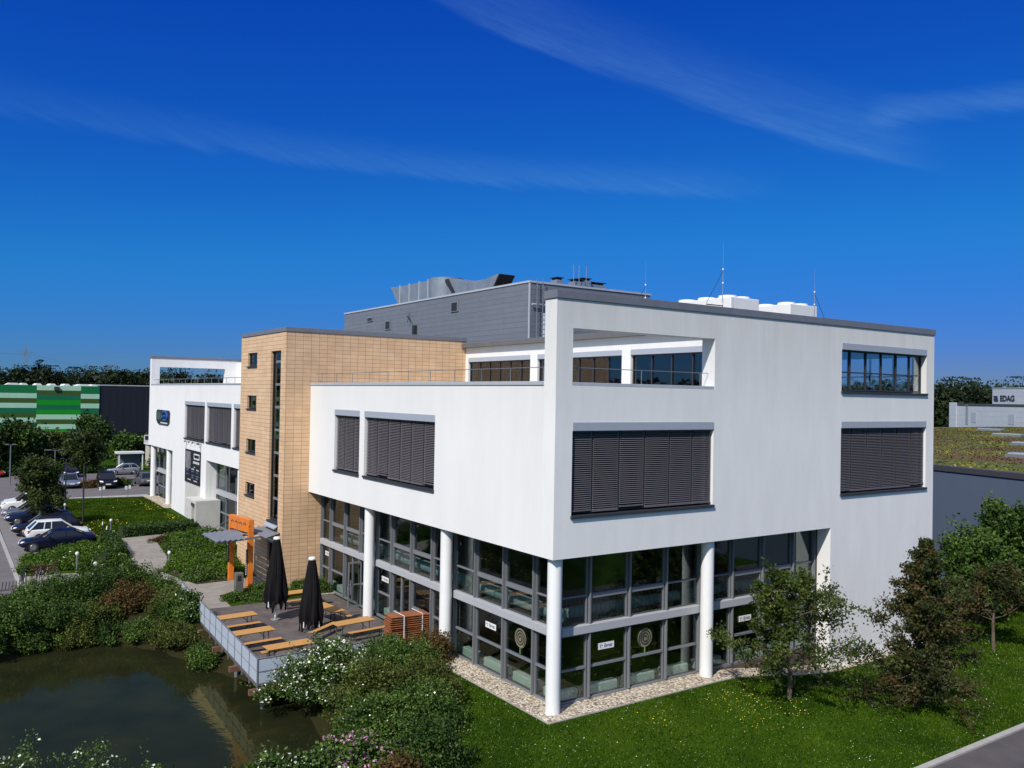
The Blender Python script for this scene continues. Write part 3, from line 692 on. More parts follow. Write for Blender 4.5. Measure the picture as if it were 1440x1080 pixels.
def mast(x, y, z1, label, dirx):
    t = thing('lightning_mast', label, 'lightning mast', (x, y, 15.95), 'thin lightning masts along the roof edge')
    m = MB(); m.tube((x, y, 15.95), (x, y, z1-1.2), .022, .016); m.tube((x, y, z1-1.2), (x, y, z1), .007, .004); m.build('pole', GALV, t)
    m = MB()
    for k in (1.25, 1.9, 2.9): m.tube((x, y, z1-k), (x, y, z1-k+.07), .038, n=8)
    m.build('insulator', WHITEP, t)
    m = MB(); m.tube((x, y, z1-1.3), (x+dirx*1.1, y, z1-2.9), .012, n=5); m.tube((x, y, z1-2.95), (x+dirx*1.1, y, z1-2.95), .025, n=6); m.build('stay', DARKST, t)
    m = MB(); m.lathe((x, y, 15.95), [(.3, 0), (.3, .1), (.1, .12)], 12); m.build('foot', CONC, t)
mast(12.05, 3.0, 19.9, 'tallest thin lightning mast in front of the left white chiller', -1)
mast(18.95, 3.0, 19.4, 'thin lightning mast with its stay to the right, beside the right chiller', 1)
mast(10.85, 7.0, 19.45, 'thin lightning mast before the right end of the grey plant storey', -1)
# big ventilation duct on the plant storey
t = thing('ventilation_duct', 'long galvanised duct run with flared black open ends on the grey plant storey', 'duct', (13.6, 33, GZ))
DUCTM = mat('duct_sheet', (.26, .30, .35), .42, .3, var=.2, scale=1.2)
def ductbox(name, pts, w, par, m_=DUCTM):
    m = MB(); m.prism([(13.4, y, z) for y, z in pts], (w, 0, 0)); return m.build(name, m_, par, bevel=.02)
zb = GZ+.25
ductbox('duct_section', [(39.6, zb), (39.6, 21.5), (34.4, 21.5), (34.4, zb)], 1.5, t)
ductbox('flared_end', [(39.62, zb), (41.2, 21.6), (39.62, 21.5)], 1.5, t)
m = MB()
for y in (39.4, 37.7, 36.0, 34.5): m.box(13.34, 13.395, y-.05, y+.05, GZ+.01, 21.6)
m.build('flange', COPLIGHT, t)
m = MB(); m.tube((14.15, 32.9, GZ), (14.15, 32.9, 21.5), 1.35, n=28); m.build('silencer_drum', DUCTM, t, smooth=True)
ductbox('elbow', [(31.5, zb), (31.4, 21.3), (30.2, 21.2), (28.6, 20.7), (28.6, zb)], 1.5, t)
m = MB(); m.prism([(13.36, 32.0, 21.3), (13.36, 31.3, 21.3), (13.36, 30.3, 20.2), (13.36, 30.8, 20.2)], (.03, 0, 0)); m.build('gap_shade_strip', DARKST, t)  # solid dark strip painted in as the shade between drum and elbow
ductbox('duct_section', [(28.55, zb), (28.55, 20.75), (25.9, 20.75), (25.9, zb)], 1.4, t)
ductbox('outlet_hood', [(25.88, zb), (25.88, 20.8), (24.4, 20.95), (25.4, zb)], 1.4, t)
m = MB(); m.quad((13.5, 24.37, 20.9), (14.7, 24.37, 20.9), (14.7, 25.33, zb+.05), (13.5, 25.33, zb+.05)); m.build('outlet_opening', INTD, t)

# ------------------------------------------------------------------ signs on the building
t = thing('wall_sign', 'dark rounded square wall sign with blue emblem on the far white wall', 'sign', (0, 63.2, 9.85))
m = MB(); pts = []
for cy, cz, a0 in ((60.9, 9.65, 180), (60.9, 10.15, 90), (65.5, 10.15, 0), (65.5, 9.55, 270)):
    for k in range(4):
        a = math.radians(a0+k*30) if False else 0
pts = [(-.14, y, z) for y, z in ((61.2, 9.15), (65.2, 9.15), (65.9, 9.5), (65.95, 10.3), (65.6, 10.55), (60.8, 10.55), (60.45, 10.35), (60.55, 9.4))]
m.prism(pts, (.135, 0, 0)); m.build('panel', mat('sign_black', (.02, .022, .026), .4), t, bevel=.03)
BLUE = mat('sign_blue', (.02, .10, .42), .4)
m = MB()
for k in range(20):
    a0, a1 = k*.32-.6, (k+1)*.32-.6
    if k > 17: break
    m.tube((-.17, 62.0+1.1*math.cos(a0), 10.0+.42*math.sin(a0)), (-.17, 62.0+1.1*math.cos(a1), 10.0+.42*math.sin(a1)), .1, n=6)
m.tube((-.17, 61.1, 9.98), (-.17, 62.9, 9.98), .07, n=6); m.build('emblem', BLUE, t)
m = MB()
for k in range(9): m.box(-.16, -.141, 61.0+k*.33, 61.2+k*.33, 9.25, 9.37)
m.build('lettering', WHITESIGN, t)
GREENS = mat('sign_green_grey', (.06, .10, .07), .5)
m = MB(); m.box(-.16, -.141, 63.9, 65.5, 9.6, 10.35); m.build('emblem', GREENS, t)

t = thing('banner', 'black hanging banner with white lettering rows and photo on the white wall', 'banner', (0, 51.5, 4.5))
BANB = mat('banner_black', (.012, .014, .022), .5)
m = MB(); m.box(-.075, -.045, 48.92, 54.02, 4.5, 7.36); m.build('cloth', BANB, t)
BW = mat('banner_white', (.66, .67, .70), .6); BG = mat('banner_grey', (.22, .22, .23), .7, var=.6, scale=2.5); BB = mat('banner_blue_grey', (.16, .2, .3), .6)
m = MB(); m.box(-.082, -.076, 52.1, 53.8, 5.75, 7.2); m.build('photo_print', BG, t)
m = MB(); m.box(-.082, -.076, 49.15, 51.0, 6.62, 7.12)
m.m = 1; m.box(-.086, -.083, 49.3, 50.85, 6.74, 7.0)
m.build('title_box', [BW, BANB], t)
for zz, segs in ((6.35, [(49.2, 51.3)]), (5.95, [(50.6, 50.9)]), (5.75, [(49.3, 50.1), (50.8, 51.7), (52.6, 53.4)]), (5.55, [(49.6, 50.1), (51.0, 51.7), (52.8, 53.4)]),
                 (5.22, [(49.3, 50.2), (50.9, 51.6), (52.7, 53.5)]), (5.02, [(49.5, 50.2), (51.1, 51.6)]), (4.78, [(49.8, 51.0), (51.9, 53.0)])):
    m = MB(); h_ = .2 if zz > 6 else .09
    for a, b_ in segs:
        y = a
        while y < b_-.06:
            w = random.choice([.07, .11, .15]); m.box(-.082, -.076, y, min(b_, y+w), zz-h_/2, zz+h_/2); y += w+.05
    m.build('lettering', BW if zz > 5.9 or zz < 4.9 else random.choice([BW, BB]), t)
for y in (49.0, 53.95):
    m = MB(); m.tube((-.06, y, 7.36), (-.02, y, 8.0), .015, n=5); m.build('cord', DARKST, t)
for k, y in enumerate((53.6, 52.2, 50.9, 49.4, 48.9)):
    t = thing('wall_spotlight', 'tiny dark spotlight in the row above the black banner', 'spotlight', (0, y, 8.0), 'spotlights above the banner')
    m = MB(); m.tube((-.002, y, 8.02), (-.22, y, 8.06), .02); m.build('arm', DARKST, t); m = MB(); m.tube((-.18, y, 8.09), (-.28, y, 7.98), .055, .07); m.build('lamp_head', DARKST, t)

def winsign(ax, u, z, where):
    """small white sticker on the glass with a tiny mark and the word"""
    c = (.93, u, z) if ax == 'x' else (u, .93, z)
    t = thing('window_sign', where, 'sign', c, 'small white signs on the glazing')
    m = MB(); m.B(ax, .95, -.03, -.018, u-.40, u+.40, z-.125, z+.125); m.build('plate', WHITESIGN, t)
    off = .10
    lettering('Event', .2, SIGNTXT, t, ax, (.918, u-off, z) if ax == 'x' else (u+off, .918, z), .002, sx=.9)
    s = 1 if ax == 'x' else -1
    m = MB()
    for k in range(6):
        a, b_ = k*.8, (k+1)*.8
        P = (lambda q, r: (.917, u+s*.26+q, z+r)) if ax == 'x' else (lambda q, r: (u+s*.26+q, .917, z+r))
        m.tube(P(.06*math.cos(a), .06*math.sin(a)), P(.06*math.cos(b_), .06*math.sin(b_)), .012, n=5)
    m.build('emblem', SIGNTXT, t)
winsign('x', 5.46, 2.85, 'small white sign on the long side glazing, in the bay nearest the corner column')
winsign('x', 15.55, 2.9, 'small white sign on the glazing behind the stack of folded tables')
winsign('x', 23.3, 2.97, 'small white sign on the glazing beside the tan tiled wall')
winsign('y', 3.39, 2.81, 'small white sign on the shaded end glazing, right of the corner column')
winsign('y', 11.48, 2.81, 'small white sign on the end glazing behind the thin tree')
DISC = mat('emblem_disc_print', (.21, .19, .125), .7); DISC2 = mat('emblem_spiral_print', (.03, .03, .025), .7)
def disc(ax, u, z, where):
    c = (.93, u, z) if ax == 'x' else (u, .93, z)
    t = thing('round_emblem', where, 'emblem', c, 'round spiral emblems on the glazing')
    a = Vector((-1, 0, 0)) if ax == 'x' else Vector((0, -1, 0)); m = MB(); c = Vector(c)
    m.tube(c, c+a*.012, .385, n=32); m.build('disc', DISC, t)
    m = MB(); U = Vector((0, 1, 0)) if ax == 'x' else Vector((1, 0, 0)); pr = None
    for k in range(56):
        an = k*.30; r = .06+.0053*k; p = c+a*.016+U*(r*math.cos(an))+Vector((0, 0, r*math.sin(an)))
        if pr is not None: m.tube(pr, p, .027, n=5)
        pr = p
    m.build('spiral', DISC2, t)
    m = MB(); q = c+a*.01; m.tube((q.x, q.y, z-.39), (q.x, q.y, z-.62), .03, n=6); m.build('stem', mat('emblem_green', (.10, .22, .06), .6), t)
disc('x', 3.27, 2.87, 'round brownish spiral emblem on the sunlit side glazing left of the corner column')
disc('y', 5.44, 2.82, 'round brownish spiral emblem on the shaded end glazing right of the corner column')

# a few dark brown tables that show through the lower glazing
def room_table(x, y, rz):
    t = thing('canteen_table', 'brown table standing inside behind the lower glazing', 'table', (0, 0, 0), 'tables inside the glazed ground floor')
    m = MB(); m.box(-.8, .8, -.4, .4, .72, .76); m.build('tabletop', WOODO, t)
    for sx in (-1, 1):
        for sy in (-1, 1):
            m = MB(); m.box(sx*.74-.03, sx*.74+.03, sy*.34-.03, sy*.34+.03, 0, .72); m.build('leg', WOODB, t)
    return t
tb = room_table(0, 0, 0)
spots = [(3.2, 4.6), (3.4, 7.4), (3.3, 12.0), (3.4, 14.6), (3.3, 19.8), (5.2, 3.4), (7.6, 3.6), (11.6, 3.3), (13.8, 3.6)]
for i, (x, y) in enumerate(spots):
    o = tb if i == 0 else copy_tree(tb)
    o.location = (x, y, FL); o.rotation_euler = (0, 0, random.uniform(-.1, .1)+(1.57 if y > 4 else 0))

# ------------------------------------------------------------------ deck, railing, pieces standing on it
m = MB(); dx = lambda y: -7.8+(y-8.87)*.047
m.prism([(dx(8.85), 8.85, FL-.10), (.70, 8.85, FL-.10), (.70, 21.9, FL-.10), (-5.0, 21.93, FL-.10), (-6.6, 21.97, FL-.10), (dx(24.6), 24.6, FL-.10)], (0, 0, .125))
m.build('terrace_deck', DECKM, kind='structure')
m = MB()
for y in (8.95, 12.2, 15.4, 18.6): m.box(dx(y)-.32, -2.5, y-.09, y+.09, FL-.34, FL-.12)
m.box(-7.2, -7.0, 9.0, 24, FL-.42, FL-.11) if False else None
m.build('deck_beams', WOODB, kind='structure')
m = MB()
for y in (9.3, 13.6, 17.5): m.tube((dx(y)+.35, y, -1.4), (dx(y)+.35, y, FL-.12), .09)
for x in (-5.5, -3.5): m.tube((x, 9.3, -1.2), (x, 9.3, FL-.12), .09)
m.build('deck_posts', STEEL, kind='structure')
R_ = thing('deck_railing', 'grey metal railing with pale panels around the deck above the pond', 'railing', (-7.8, 8.87, FL))
runs = [[(dx(24.58), 24.58), (dx(8.9), 8.9)], [(dx(8.9), 8.9), (-1.6, 8.9)]]
for (a, b_), n in zip(runs, (13, 5)):
    for i in range(n+1):
        if i == 0 and a == runs[1][0]: continue
        x = a[0]+(b_[0]-a[0])*i/n; y = a[1]+(b_[1]-a[1])*i/n
        m = MB(); m.box(x-.028, x+.028, y-.028, y+.028, FL-.25, FL+1.05); m.build('post', STEEL, R_)
    d = Vector((b_[0]-a[0], b_[1]-a[1], 0)).normalized(); nrm = Vector((d.y, -d.x, 0))
    for z in (1.06, .53, .06):
        m = MB(); m.tube((a[0], a[1], FL+z), (b_[0], b_[1], FL+z), .03 if z > 1 else .02); m.build('rail', STEEL, R_)
    for i in range(n):
        p = Vector((a[0]+(b_[0]-a[0])*i/n, a[1]+(b_[1]-a[1])*i/n, 0))+d*.05; q = Vector((a[0]+(b_[0]-a[0])*(i+1)/n, a[1]+(b_[1]-a[1])*(i+1)/n, 0))-d*.05
        m = MB()
        for z0, z1 in ((.09, .50), (.56, 1.01)):
            m.prism([p+Vector((0, 0, FL+z0)), q+Vector((0, 0, FL+z0)), q+Vector((0, 0, FL+z1)), p+Vector((0, 0, FL+z1))], d.cross(Vector((0, 0, 1)))*.02)
        m.build('panel', PANEL, R_)

def bench_leg(x, w, h_):
    m = MB()
    for s in (-1, 1): m.tube((x, s*w*.36, h_-.03), (x+.02, s*w*.42, 0.0), .018, n=6)
    m.tube((x, -w*.36, h_-.04), (x, w*.36, h_-.04), .016, n=6); m.tube((x+.01, -w*.40, .2), (x+.01, w*.40, .2), .012, n=6)
    s = 1 if x < 0 else -1
    m.tube((x, 0, h_*.45), (x+s*.4, 0, h_-.03), .014, n=6)
    return m
def beer(kind, L, w, h_):
    t = thing('beer_table' if kind else 'beer_bench', 'x', 'table' if kind else 'bench', (0, 0, 0), 'folding tables on the deck' if kind else 'folding benches on the deck')
    m = MB(); m.box(-L/2, L/2, -w/2, w/2, h_-.028, h_)
    m.build('tabletop' if kind else 'seat', WOODO, t, bevel=.008)
    m = MB(); m.box(-L/2+.1, L/2-.1, -w/2+.05, -w/2+.08, h_-.06, h_-.029); m.box(-L/2+.1, L/2-.1, w/2-.08, w/2-.05, h_-.06, h_-.029); m.build('rail', WOODB, t)
    for x in (-L/2+.3, L/2-.3): bench_leg(x, w, h_-.03).build('leg', DARKST, t)
    return t
tp = beer(1, 2.05, .76, .76); bp_ = beer(0, 2.0, .27, .46)
TBS = [(-6.35, 17.02, .06, 'first folding table by the railing, the one farthest back beside the path'),
       (-6.5, 14.0, .07, 'folding table by the railing, the middle one of three along the pond side'),
       (-5.75, 11.15, .05, 'folding table nearest the railing corner, half hidden by the white flowering shrub'),
       (-1.95, 20.35, .03, 'folding table at the back of the deck behind the closed black parasols'),
       (-1.85, 16.3, 1.72, 'folding table set crosswise, just right of the front black parasol'),
       (-1.85, 13.25, .12, 'folding table left of the stack of folded tables')]
for i, (x, y, a, lb) in enumerate(TBS):
    o = tp if i == 0 else copy_tree(tp)
    o.location = (x, y, FL+.026); o.rotation_euler = (0, 0, a); o['label'] = lb
BBS = [(-6.27, 16.35, .07, 'bench between the two rear tables on the railing side'), (-6.3, 13.22, .06, 'bench between the middle table and the table at the railing corner'),
       (-5.8, 11.62, .05, 'bench under the table at the railing corner'), (-2.1, 19.75, .05, 'bench in front of the table at the back of the deck'),
       (-1.25, 16.2, 1.70, 'bench right of the crosswise table'), (-1.4, 12.55, .1, 'bench in front of the table beside the stack of folded tables'),
       (-3.0, 14.0, .6, 'bench behind the white flowering shrub near the front parasol')]
for i, (x, y, a, lb) in enumerate(BBS):
    o = bp_ if i == 0 else copy_tree(bp_)
    o.location = (x, y, FL+.026); o.rotation_euler = (0, 0, a); o['label'] = lb
# stack of folded tables
first = None
for k in range(14):
    if first is None:
        t = thing('folded_table', 'folded wooden table lying in the tall orange stack on the deck', 'folded table', (0, 0, 0), 'folded tables stacked on the deck')
        m = MB(); m.box(-.95, .95, -.45, .45, .035, .065); m.build('tabletop', WOODR, t, bevel=.006)
        m = MB()
        for y in (-.40, .36): m.box(-.9, .9, y, y+.05, 0, .034)
        for x in (-.88, .80): m.box(x, x+.08, -.36, .36, .004, .034)
        m.build('leg', WOODB, t); first = t; o = t
    else: o = copy_tree(first)
    o.location = (-.12+random.uniform(-.03, .03), 11.05+random.uniform(-.03, .03), FL+.03+k*.1); o.rotation_euler = (0, 0, random.uniform(-.025, .025)-.1)
m = MB()
for x in (-.55, .4): 
    m.box(x, x+.05, 10.53, 11.6, FL+1.44, FL+1.455); m.box(x, x+.05, 10.52, 10.53, FL+.25, FL+1.45)
o = m.build('strap', WHITEP); tag(o, 'pale straps tied over the stack of folded tables', 'straps')

def parasol(x, y, ztop, zbot, label):
    t = thing('closed_parasol', label, 'parasol', (x, y, FL+.026), 'closed black parasols on the deck')
    z0 = FL+.026
    m = MB(); m.tube((x, y, z0), (x, y, ztop-.1), .045, n=12); m.build('pole', WHITEP, t, smooth=True)
    m = MB(); m.lathe((x, y, z0), [(.24, 0), (.24, .05), (.08, .07), (.06, .16)], 16); m.build('foot', GALV, t)
    rng = random.Random(int(x*100)); m = MB(); n = 48; rows = 16
    for j in range(rows+1):
        f = j/rows; zz = ztop-.12-(ztop-.12-zbot)*f
        r = .16+.46*f**.9-(.10*max(0, f-.88)/.12)
        for i in range(n):
            a = 2*math.pi*i/n; fold = 1+.16*f*math.sin(8*a+2*f)+.06*math.sin(19*a+3*f)
            m.v.append((x+r*fold*math.cos(a), y+r*fold*math.sin(a), zz-(.10*abs(math.sin(4*a)) if j == rows else 0)))
    for j in range(rows):
        for i in range(n): m.f.append((j*n+i, j*n+(i+1) % n, (j+1)*n+(i+1) % n, (j+1)*n+i)); m.mi.append(0)
    m.f.append(tuple(range(n))); m.mi.append(0)
    m.build('canopy', BLACK, t, smooth=True)
    m = MB()
    for k in range(8):
        a = k*math.pi/4+.2; r = .42+rng.random()*.12; L = .28+rng.random()*.25; c = (x+r*math.cos(a), y+r*math.sin(a))
        pts = [(c[0]+.14*math.cos(a+1.57), c[1]+.14*math.sin(a+1.57), zbot+.1), (c[0]-.14*math.cos(a+1.57), c[1]-.14*math.sin(a+1.57), zbot+.1), (c[0]-.03, c[1], zbot-L), (c[0]+.05, c[1]+.03, zbot-L*.9)]
        m.prism(pts, (.03*math.cos(a), .03*math.sin(a), 0))
    m.build('valance', BLACK, t)
    m = MB(); m.lathe((x, y, ztop-.12), [(.17, 0), (.19, .05), (.15, .13), (.02, .15)], 16); m.build('cap', WHITEP, t, smooth=True)
    m = MB()
    for k in range(4):
        a = k*1.57+.5; m.tube((x+.5*math.cos(a), y+.5*math.sin(a), zbot+.05), (x+.52*math.cos(a), y+.52*math.sin(a), zbot-.22), .03, n=6)
    m.build('rib_end', WHITEP, t)
parasol(-3.97, 18.1, 5.1, 1.85, 'taller closed black parasol in front of the tan tower door, on a white pole')
parasol(-3.23, 15.1, 4.5, 1.42, 'closed black parasol with a white cap nearest the white flowering shrub')

# orange portal with slatted canopy
t = thing('entrance_portal', 'orange gate shaped entrance portal carrying a grey slatted canopy', 'portal', (-3.1, 27, FL))
def leg(y0, y1, x0, x1, ztop): 
    m = MB(); m.box(x0, x1, y0, y1, FL-.05, ztop); return m.build('post', ORANGE, t, bevel=.02)
leg(25.55, 25.82, -3.12, -2.80, 4.16); leg(28.13, 28.4, -3.48, -3.16, 4.16)
m = MB(); m.prism([(-3.12, 25.55, 4.163), (-2.80, 25.55, 4.163), (-3.16, 28.4, 4.163), (-3.48, 28.4, 4.163)], (0, 0, .78)); m.build('lintel', ORANGE, t, bevel=.02)
for k in range(4):
    m = MB(); y = 26.1+k*.58; x = -3.12-(y-25.55)*.1263-.004; pr = None
    for j in range(6):
        a = .3+j*.45; p = (x, y+.2*math.cos(a), 4.52+.16*math.sin(a))
        if pr: m.tube(pr, p, .035, n=6)
        pr = p
    m.build('cut_out_shade', mat('orange_shadow_slot', (.16, .05, .015), .8), t)  # slots are not cut; their inner shade is painted as darker orange
m = MB(); m.box(-3.18, -3.123, 25.58, 25.79, FL+.75, FL+2.3); m.build('name_plate', DARKST, t)
m = MB()
for k in range(11): m.box(-3.186, -3.181, 25.63, 25.74, FL+.85+k*.125, FL+.85+k*.125+.07)
m.build('lettering', WHITESIGN, t)
m = MB(); m.box(-3.54, -3.483, 28.16, 28.37, FL+1.2, FL+2.9); m.build('name_plate', DARKST, t)
m = MB()
for k in range(11): m.box(-3.546, -3.541, 28.21, 28.32, FL+1.35+k*.125, FL+1.35+k*.125+.07)
m.build('lettering', WHITESIGN, t)
SL = mat('canopy_slat_metal', (.20, .215, .235), .5, .2)
cz = 3.86
m = MB()
for k in range(13):
    x = -5.1+k*.28; sl = .02*k
    y0 = 25.0-(k/12)*1.2 if k < 6 else 23.4+(k-6)*.2
    y1 = 28.2-(k/12)*.5
    if -3.5 < x < -2.6: y0 = 25.9          # the roof stops behind the near post
    m.prism([(x, y0, cz+sl), (x+.17, y0, cz+sl+.09), (x+.17, y0, cz+sl+.12), (x, y0, cz+sl+.03)], (0, y1-y0, 0))
m.build('canopy_slats', SL, t)
m = MB()
for y in (25.2, 26.5, 27.6): m.prism([(-5.1, y, cz-.12), (-5.1, y, cz-.02), (-1.57, y, cz+.22), (-1.57, y, cz+.06)], (0, .07, 0))
m.build('canopy_beam', STEEL, t)
m = MB()
for y in (25.4, 26.9, 27.9): m.tube((-5.0, y, cz+.05), (-3.3, y, 4.9), .014, n=5)
m.build('tie_rod', STEEL, t)
t = thing('stone_pillar', 'rough grey stone pillar beside the orange portal', 'stone pillar', (-3.9, 24.75, FL))
m = MB(); m.prism([(-4.12, 24.55, FL-.05), (-3.66, 24.55, FL-.05), (-3.68, 24.95, FL-.05), (-4.10, 24.97, FL-.05)], (.02, 0, 1.25)); m.build('shaft', STONE, t, bevel=.03)
m = MB(); m.box(-4.0, -3.78, 24.545, 24.552, FL+.75, FL+1.05); m.build('plate', DARKST, t)

# bollard lights and lamp posts
def bollard(x, y, h_, label):
    z = h1(x, y); t = thing('bollard_light', label, 'bollard light', (x, y, z), 'bollard lights along the paths')
    m = MB(); m.tube((x, y, z-.1), (x, y, z+h_-.22), .055, n=10); m.build('post', STEEL, t, smooth=True)
    m = MB(); m.lathe((x, y, z+h_-.22), [(.06, 0), (.10, .05), (.11, .15), (.08, .21), (.01, .23)], 12); m.build('lamp_head', WHITEP, t, smooth=True)
bollard(-10.98, 34.75, 1.25, 'taller bollard light at the edge of the planted bed by the car park')
bollard(-10.1, 33.6, .75, 'low bollard light on the path behind the dark bushes')
bollard(-6.85, 48.6, 1.0, 'bollard light at the corner of the clipped hedge before the lawn')
bollard(-7.35, 44.3, .8, 'bollard light beside the hedge end at the path bend')
bollard(-5.75, 33.6, 1.05, 'bollard light at the edge of the green bed near the orange portal')
bollard(-8.75, 60.3, .8, 'bollard light at the foot of the dark lamp post beyond the parked cars')
def lamp(x, y, zt, label, arms, two=True, c=STEEL):
    z = h1(x, y); t = thing('lamp_post', label, 'lamp post', (x, y, z), 'lamp posts around the car park')
    m = MB(); m.tube((x, y, z-.1), (x, y, zt), .075, .055, n=10); m.build('mast', c, t, smooth=True)
    m = MB(); m.tube((x-arms if two else x, y, zt), (x+arms, y, zt), .03, n=6); m.build('arm', c, t)
    for s in ((-1, 1) if two else (1,)):
        m = MB(); m.box(x+s*arms*.35, x+s*arms, y-.14, y+.14, zt+.03, zt+.12); m.build('lamp_head', c, t, bevel=.02)
lamp(-8.53, 51.0, 6.5, 'tall slim lamp post standing in the lawn beside the parked cars', .22, False, c=DARKST)
lamp(-8.6, 61.4, 6.1, 'dark lamp post standing behind the car park tree', .5, c=DARKST)
lamp(-11.3, 86.4, 6.0, 'lamp post at the left beside the far road, near the red car', .5)
lamp(-6.7, 87.8, 5.2, 'lamp post with a flat double arm among the far trees', 1.1)
def stake(x, y, dx_, label):
    z = h1(x, y); t = thing('garden_torch', label, 'garden torch', (x, y, z), 'garden torches stuck in the lawn')
    m = MB(); m.tube((x, y, z), (x+dx_, y, z+1.25), .03, n=6); m.build('shaft', DARKST, t); m = MB(); m.tube((x+dx_, y, z+1.25), (x+dx_*1.2, y, z+1.5), .05, .04, n=8); m.build('head', WHITEP, t)
stake(-8.4, 42.3, .25, 'leaning garden torch with white head behind the dark blue car, nearer one'); stake(-8.2, 44.4, .1, 'garden torch with white head behind the dark blue car, farther one')
def psign(x, y, label):
    z = h1(x, y); t = thing('parking_sign', label, 'sign', (x, y, z), 'small white bay signs by the lawn')
    m = MB(); m.tube((x, y, z), (x, y, z+1.1), .03, n=6); m.build('post', STEEL, t)
    for s in (-.28, .06): m = MB(); m.box(x+s, x+s+.22, y-.03, y-.01, z+.85+s*.2, z+1.2+s*.2); m.build('plate', WHITESIGN, t)
psign(-4.4, 69.4, 'small pair of white bay signs at the lawn edge, nearer the lamp post'); psign(-2.0, 69.3, 'small pair of white bay signs at the lawn edge, nearer the white columns')
# bicycle rack and bicycles
t = thing('bicycle_rack', 'row of dark bicycle stands on the paving left of the bushes', 'bicycle rack', (-15, 31.0, FL))
m = MB()
for k in range(26):
    x = -17.6+k*.17; z = h1(x, 31.0+.02*k); m.tube((x, 31.0+.02*k, z), (x+.05, 30.9+.02*k, z+.5), .02, n=5); m.tube((x+.05, 30.9+.02*k, z+.5), (x+.05, 31.3+.02*k, z+.45), .02, n=5)
m.build('hoops', DARKST, t); m = MB(); m.box(-17.7, -13.2, 30.75, 30.85, FL, FL+.07); m.build('rail', GALV, t)
def bike(x, y, rz, c, label):
    t = thing('bicycle', label, 'bicycle', (0, 0, 0), 'bicycles by the rack')
    for cx in (-.52, .52):
        m = MB(); pr = None
        for k in range(17):
            a = k*math.pi/8; p = (cx+.33*math.cos(a), 0, .34+.33*math.sin(a))
            if pr: m.tube(pr, p, .022, n=5)
            pr = p
        w = m.build('wheel', RUBBER, t)
        m = MB()
        for k in range(6): a = k*math.pi/6; m.tube((cx+.31*math.cos(a), 0, .34+.31*math.sin(a)), (cx-.31*math.cos(a), 0, .34-.31*math.sin(a)), .004, n=4)
        m.build('spokes', GALV, w)
    m = MB()
    for p, q in (((-.52, 0, .34), (-.1, 0, .32)), ((-.1, 0, .32), (-.22, 0, .82)), ((-.22, 0, .82), (-.52, 0, .34)), ((-.2, 0, .76), (.36, 0, .78)), ((-.1, 0, .32), (.38, 0, .7)), ((.34, 0, .92), (.52, 0, .34))): m.tube(p, q, .02, n=6)
    m.build('frame', c, t)
    m = MB(); m.box(-.36, -.1, -.07, .07, .84, .9); m.build('saddle', RUBBER, t, bevel=.02)
    m = MB(); m.tube((.32, -.28, .98), (.32, .28, .98), .016, n=6); m.tube((.34, 0, .9), (.32, 0, .98), .018, n=6); m.build('handlebar', DARKST, t)
    t.location = (x, y, h1(x, y)+.01); t.rotation_euler = (0, 0, rz)
bike(-14.1, 32.3, 1.3, DARKST, 'dark bicycle parked at the rack, left of the pair')
bike(-13.3, 32.6, 1.1, mat('bike_grey', (.2, .2, .22), .4, .3), 'grey bicycle parked beside the rack close to the bushes')
bike(-12.6, 33.2, .9, mat('bike_red', (.25, .03, .03), .4), 'bicycle half hidden by the bushes at the path edge')

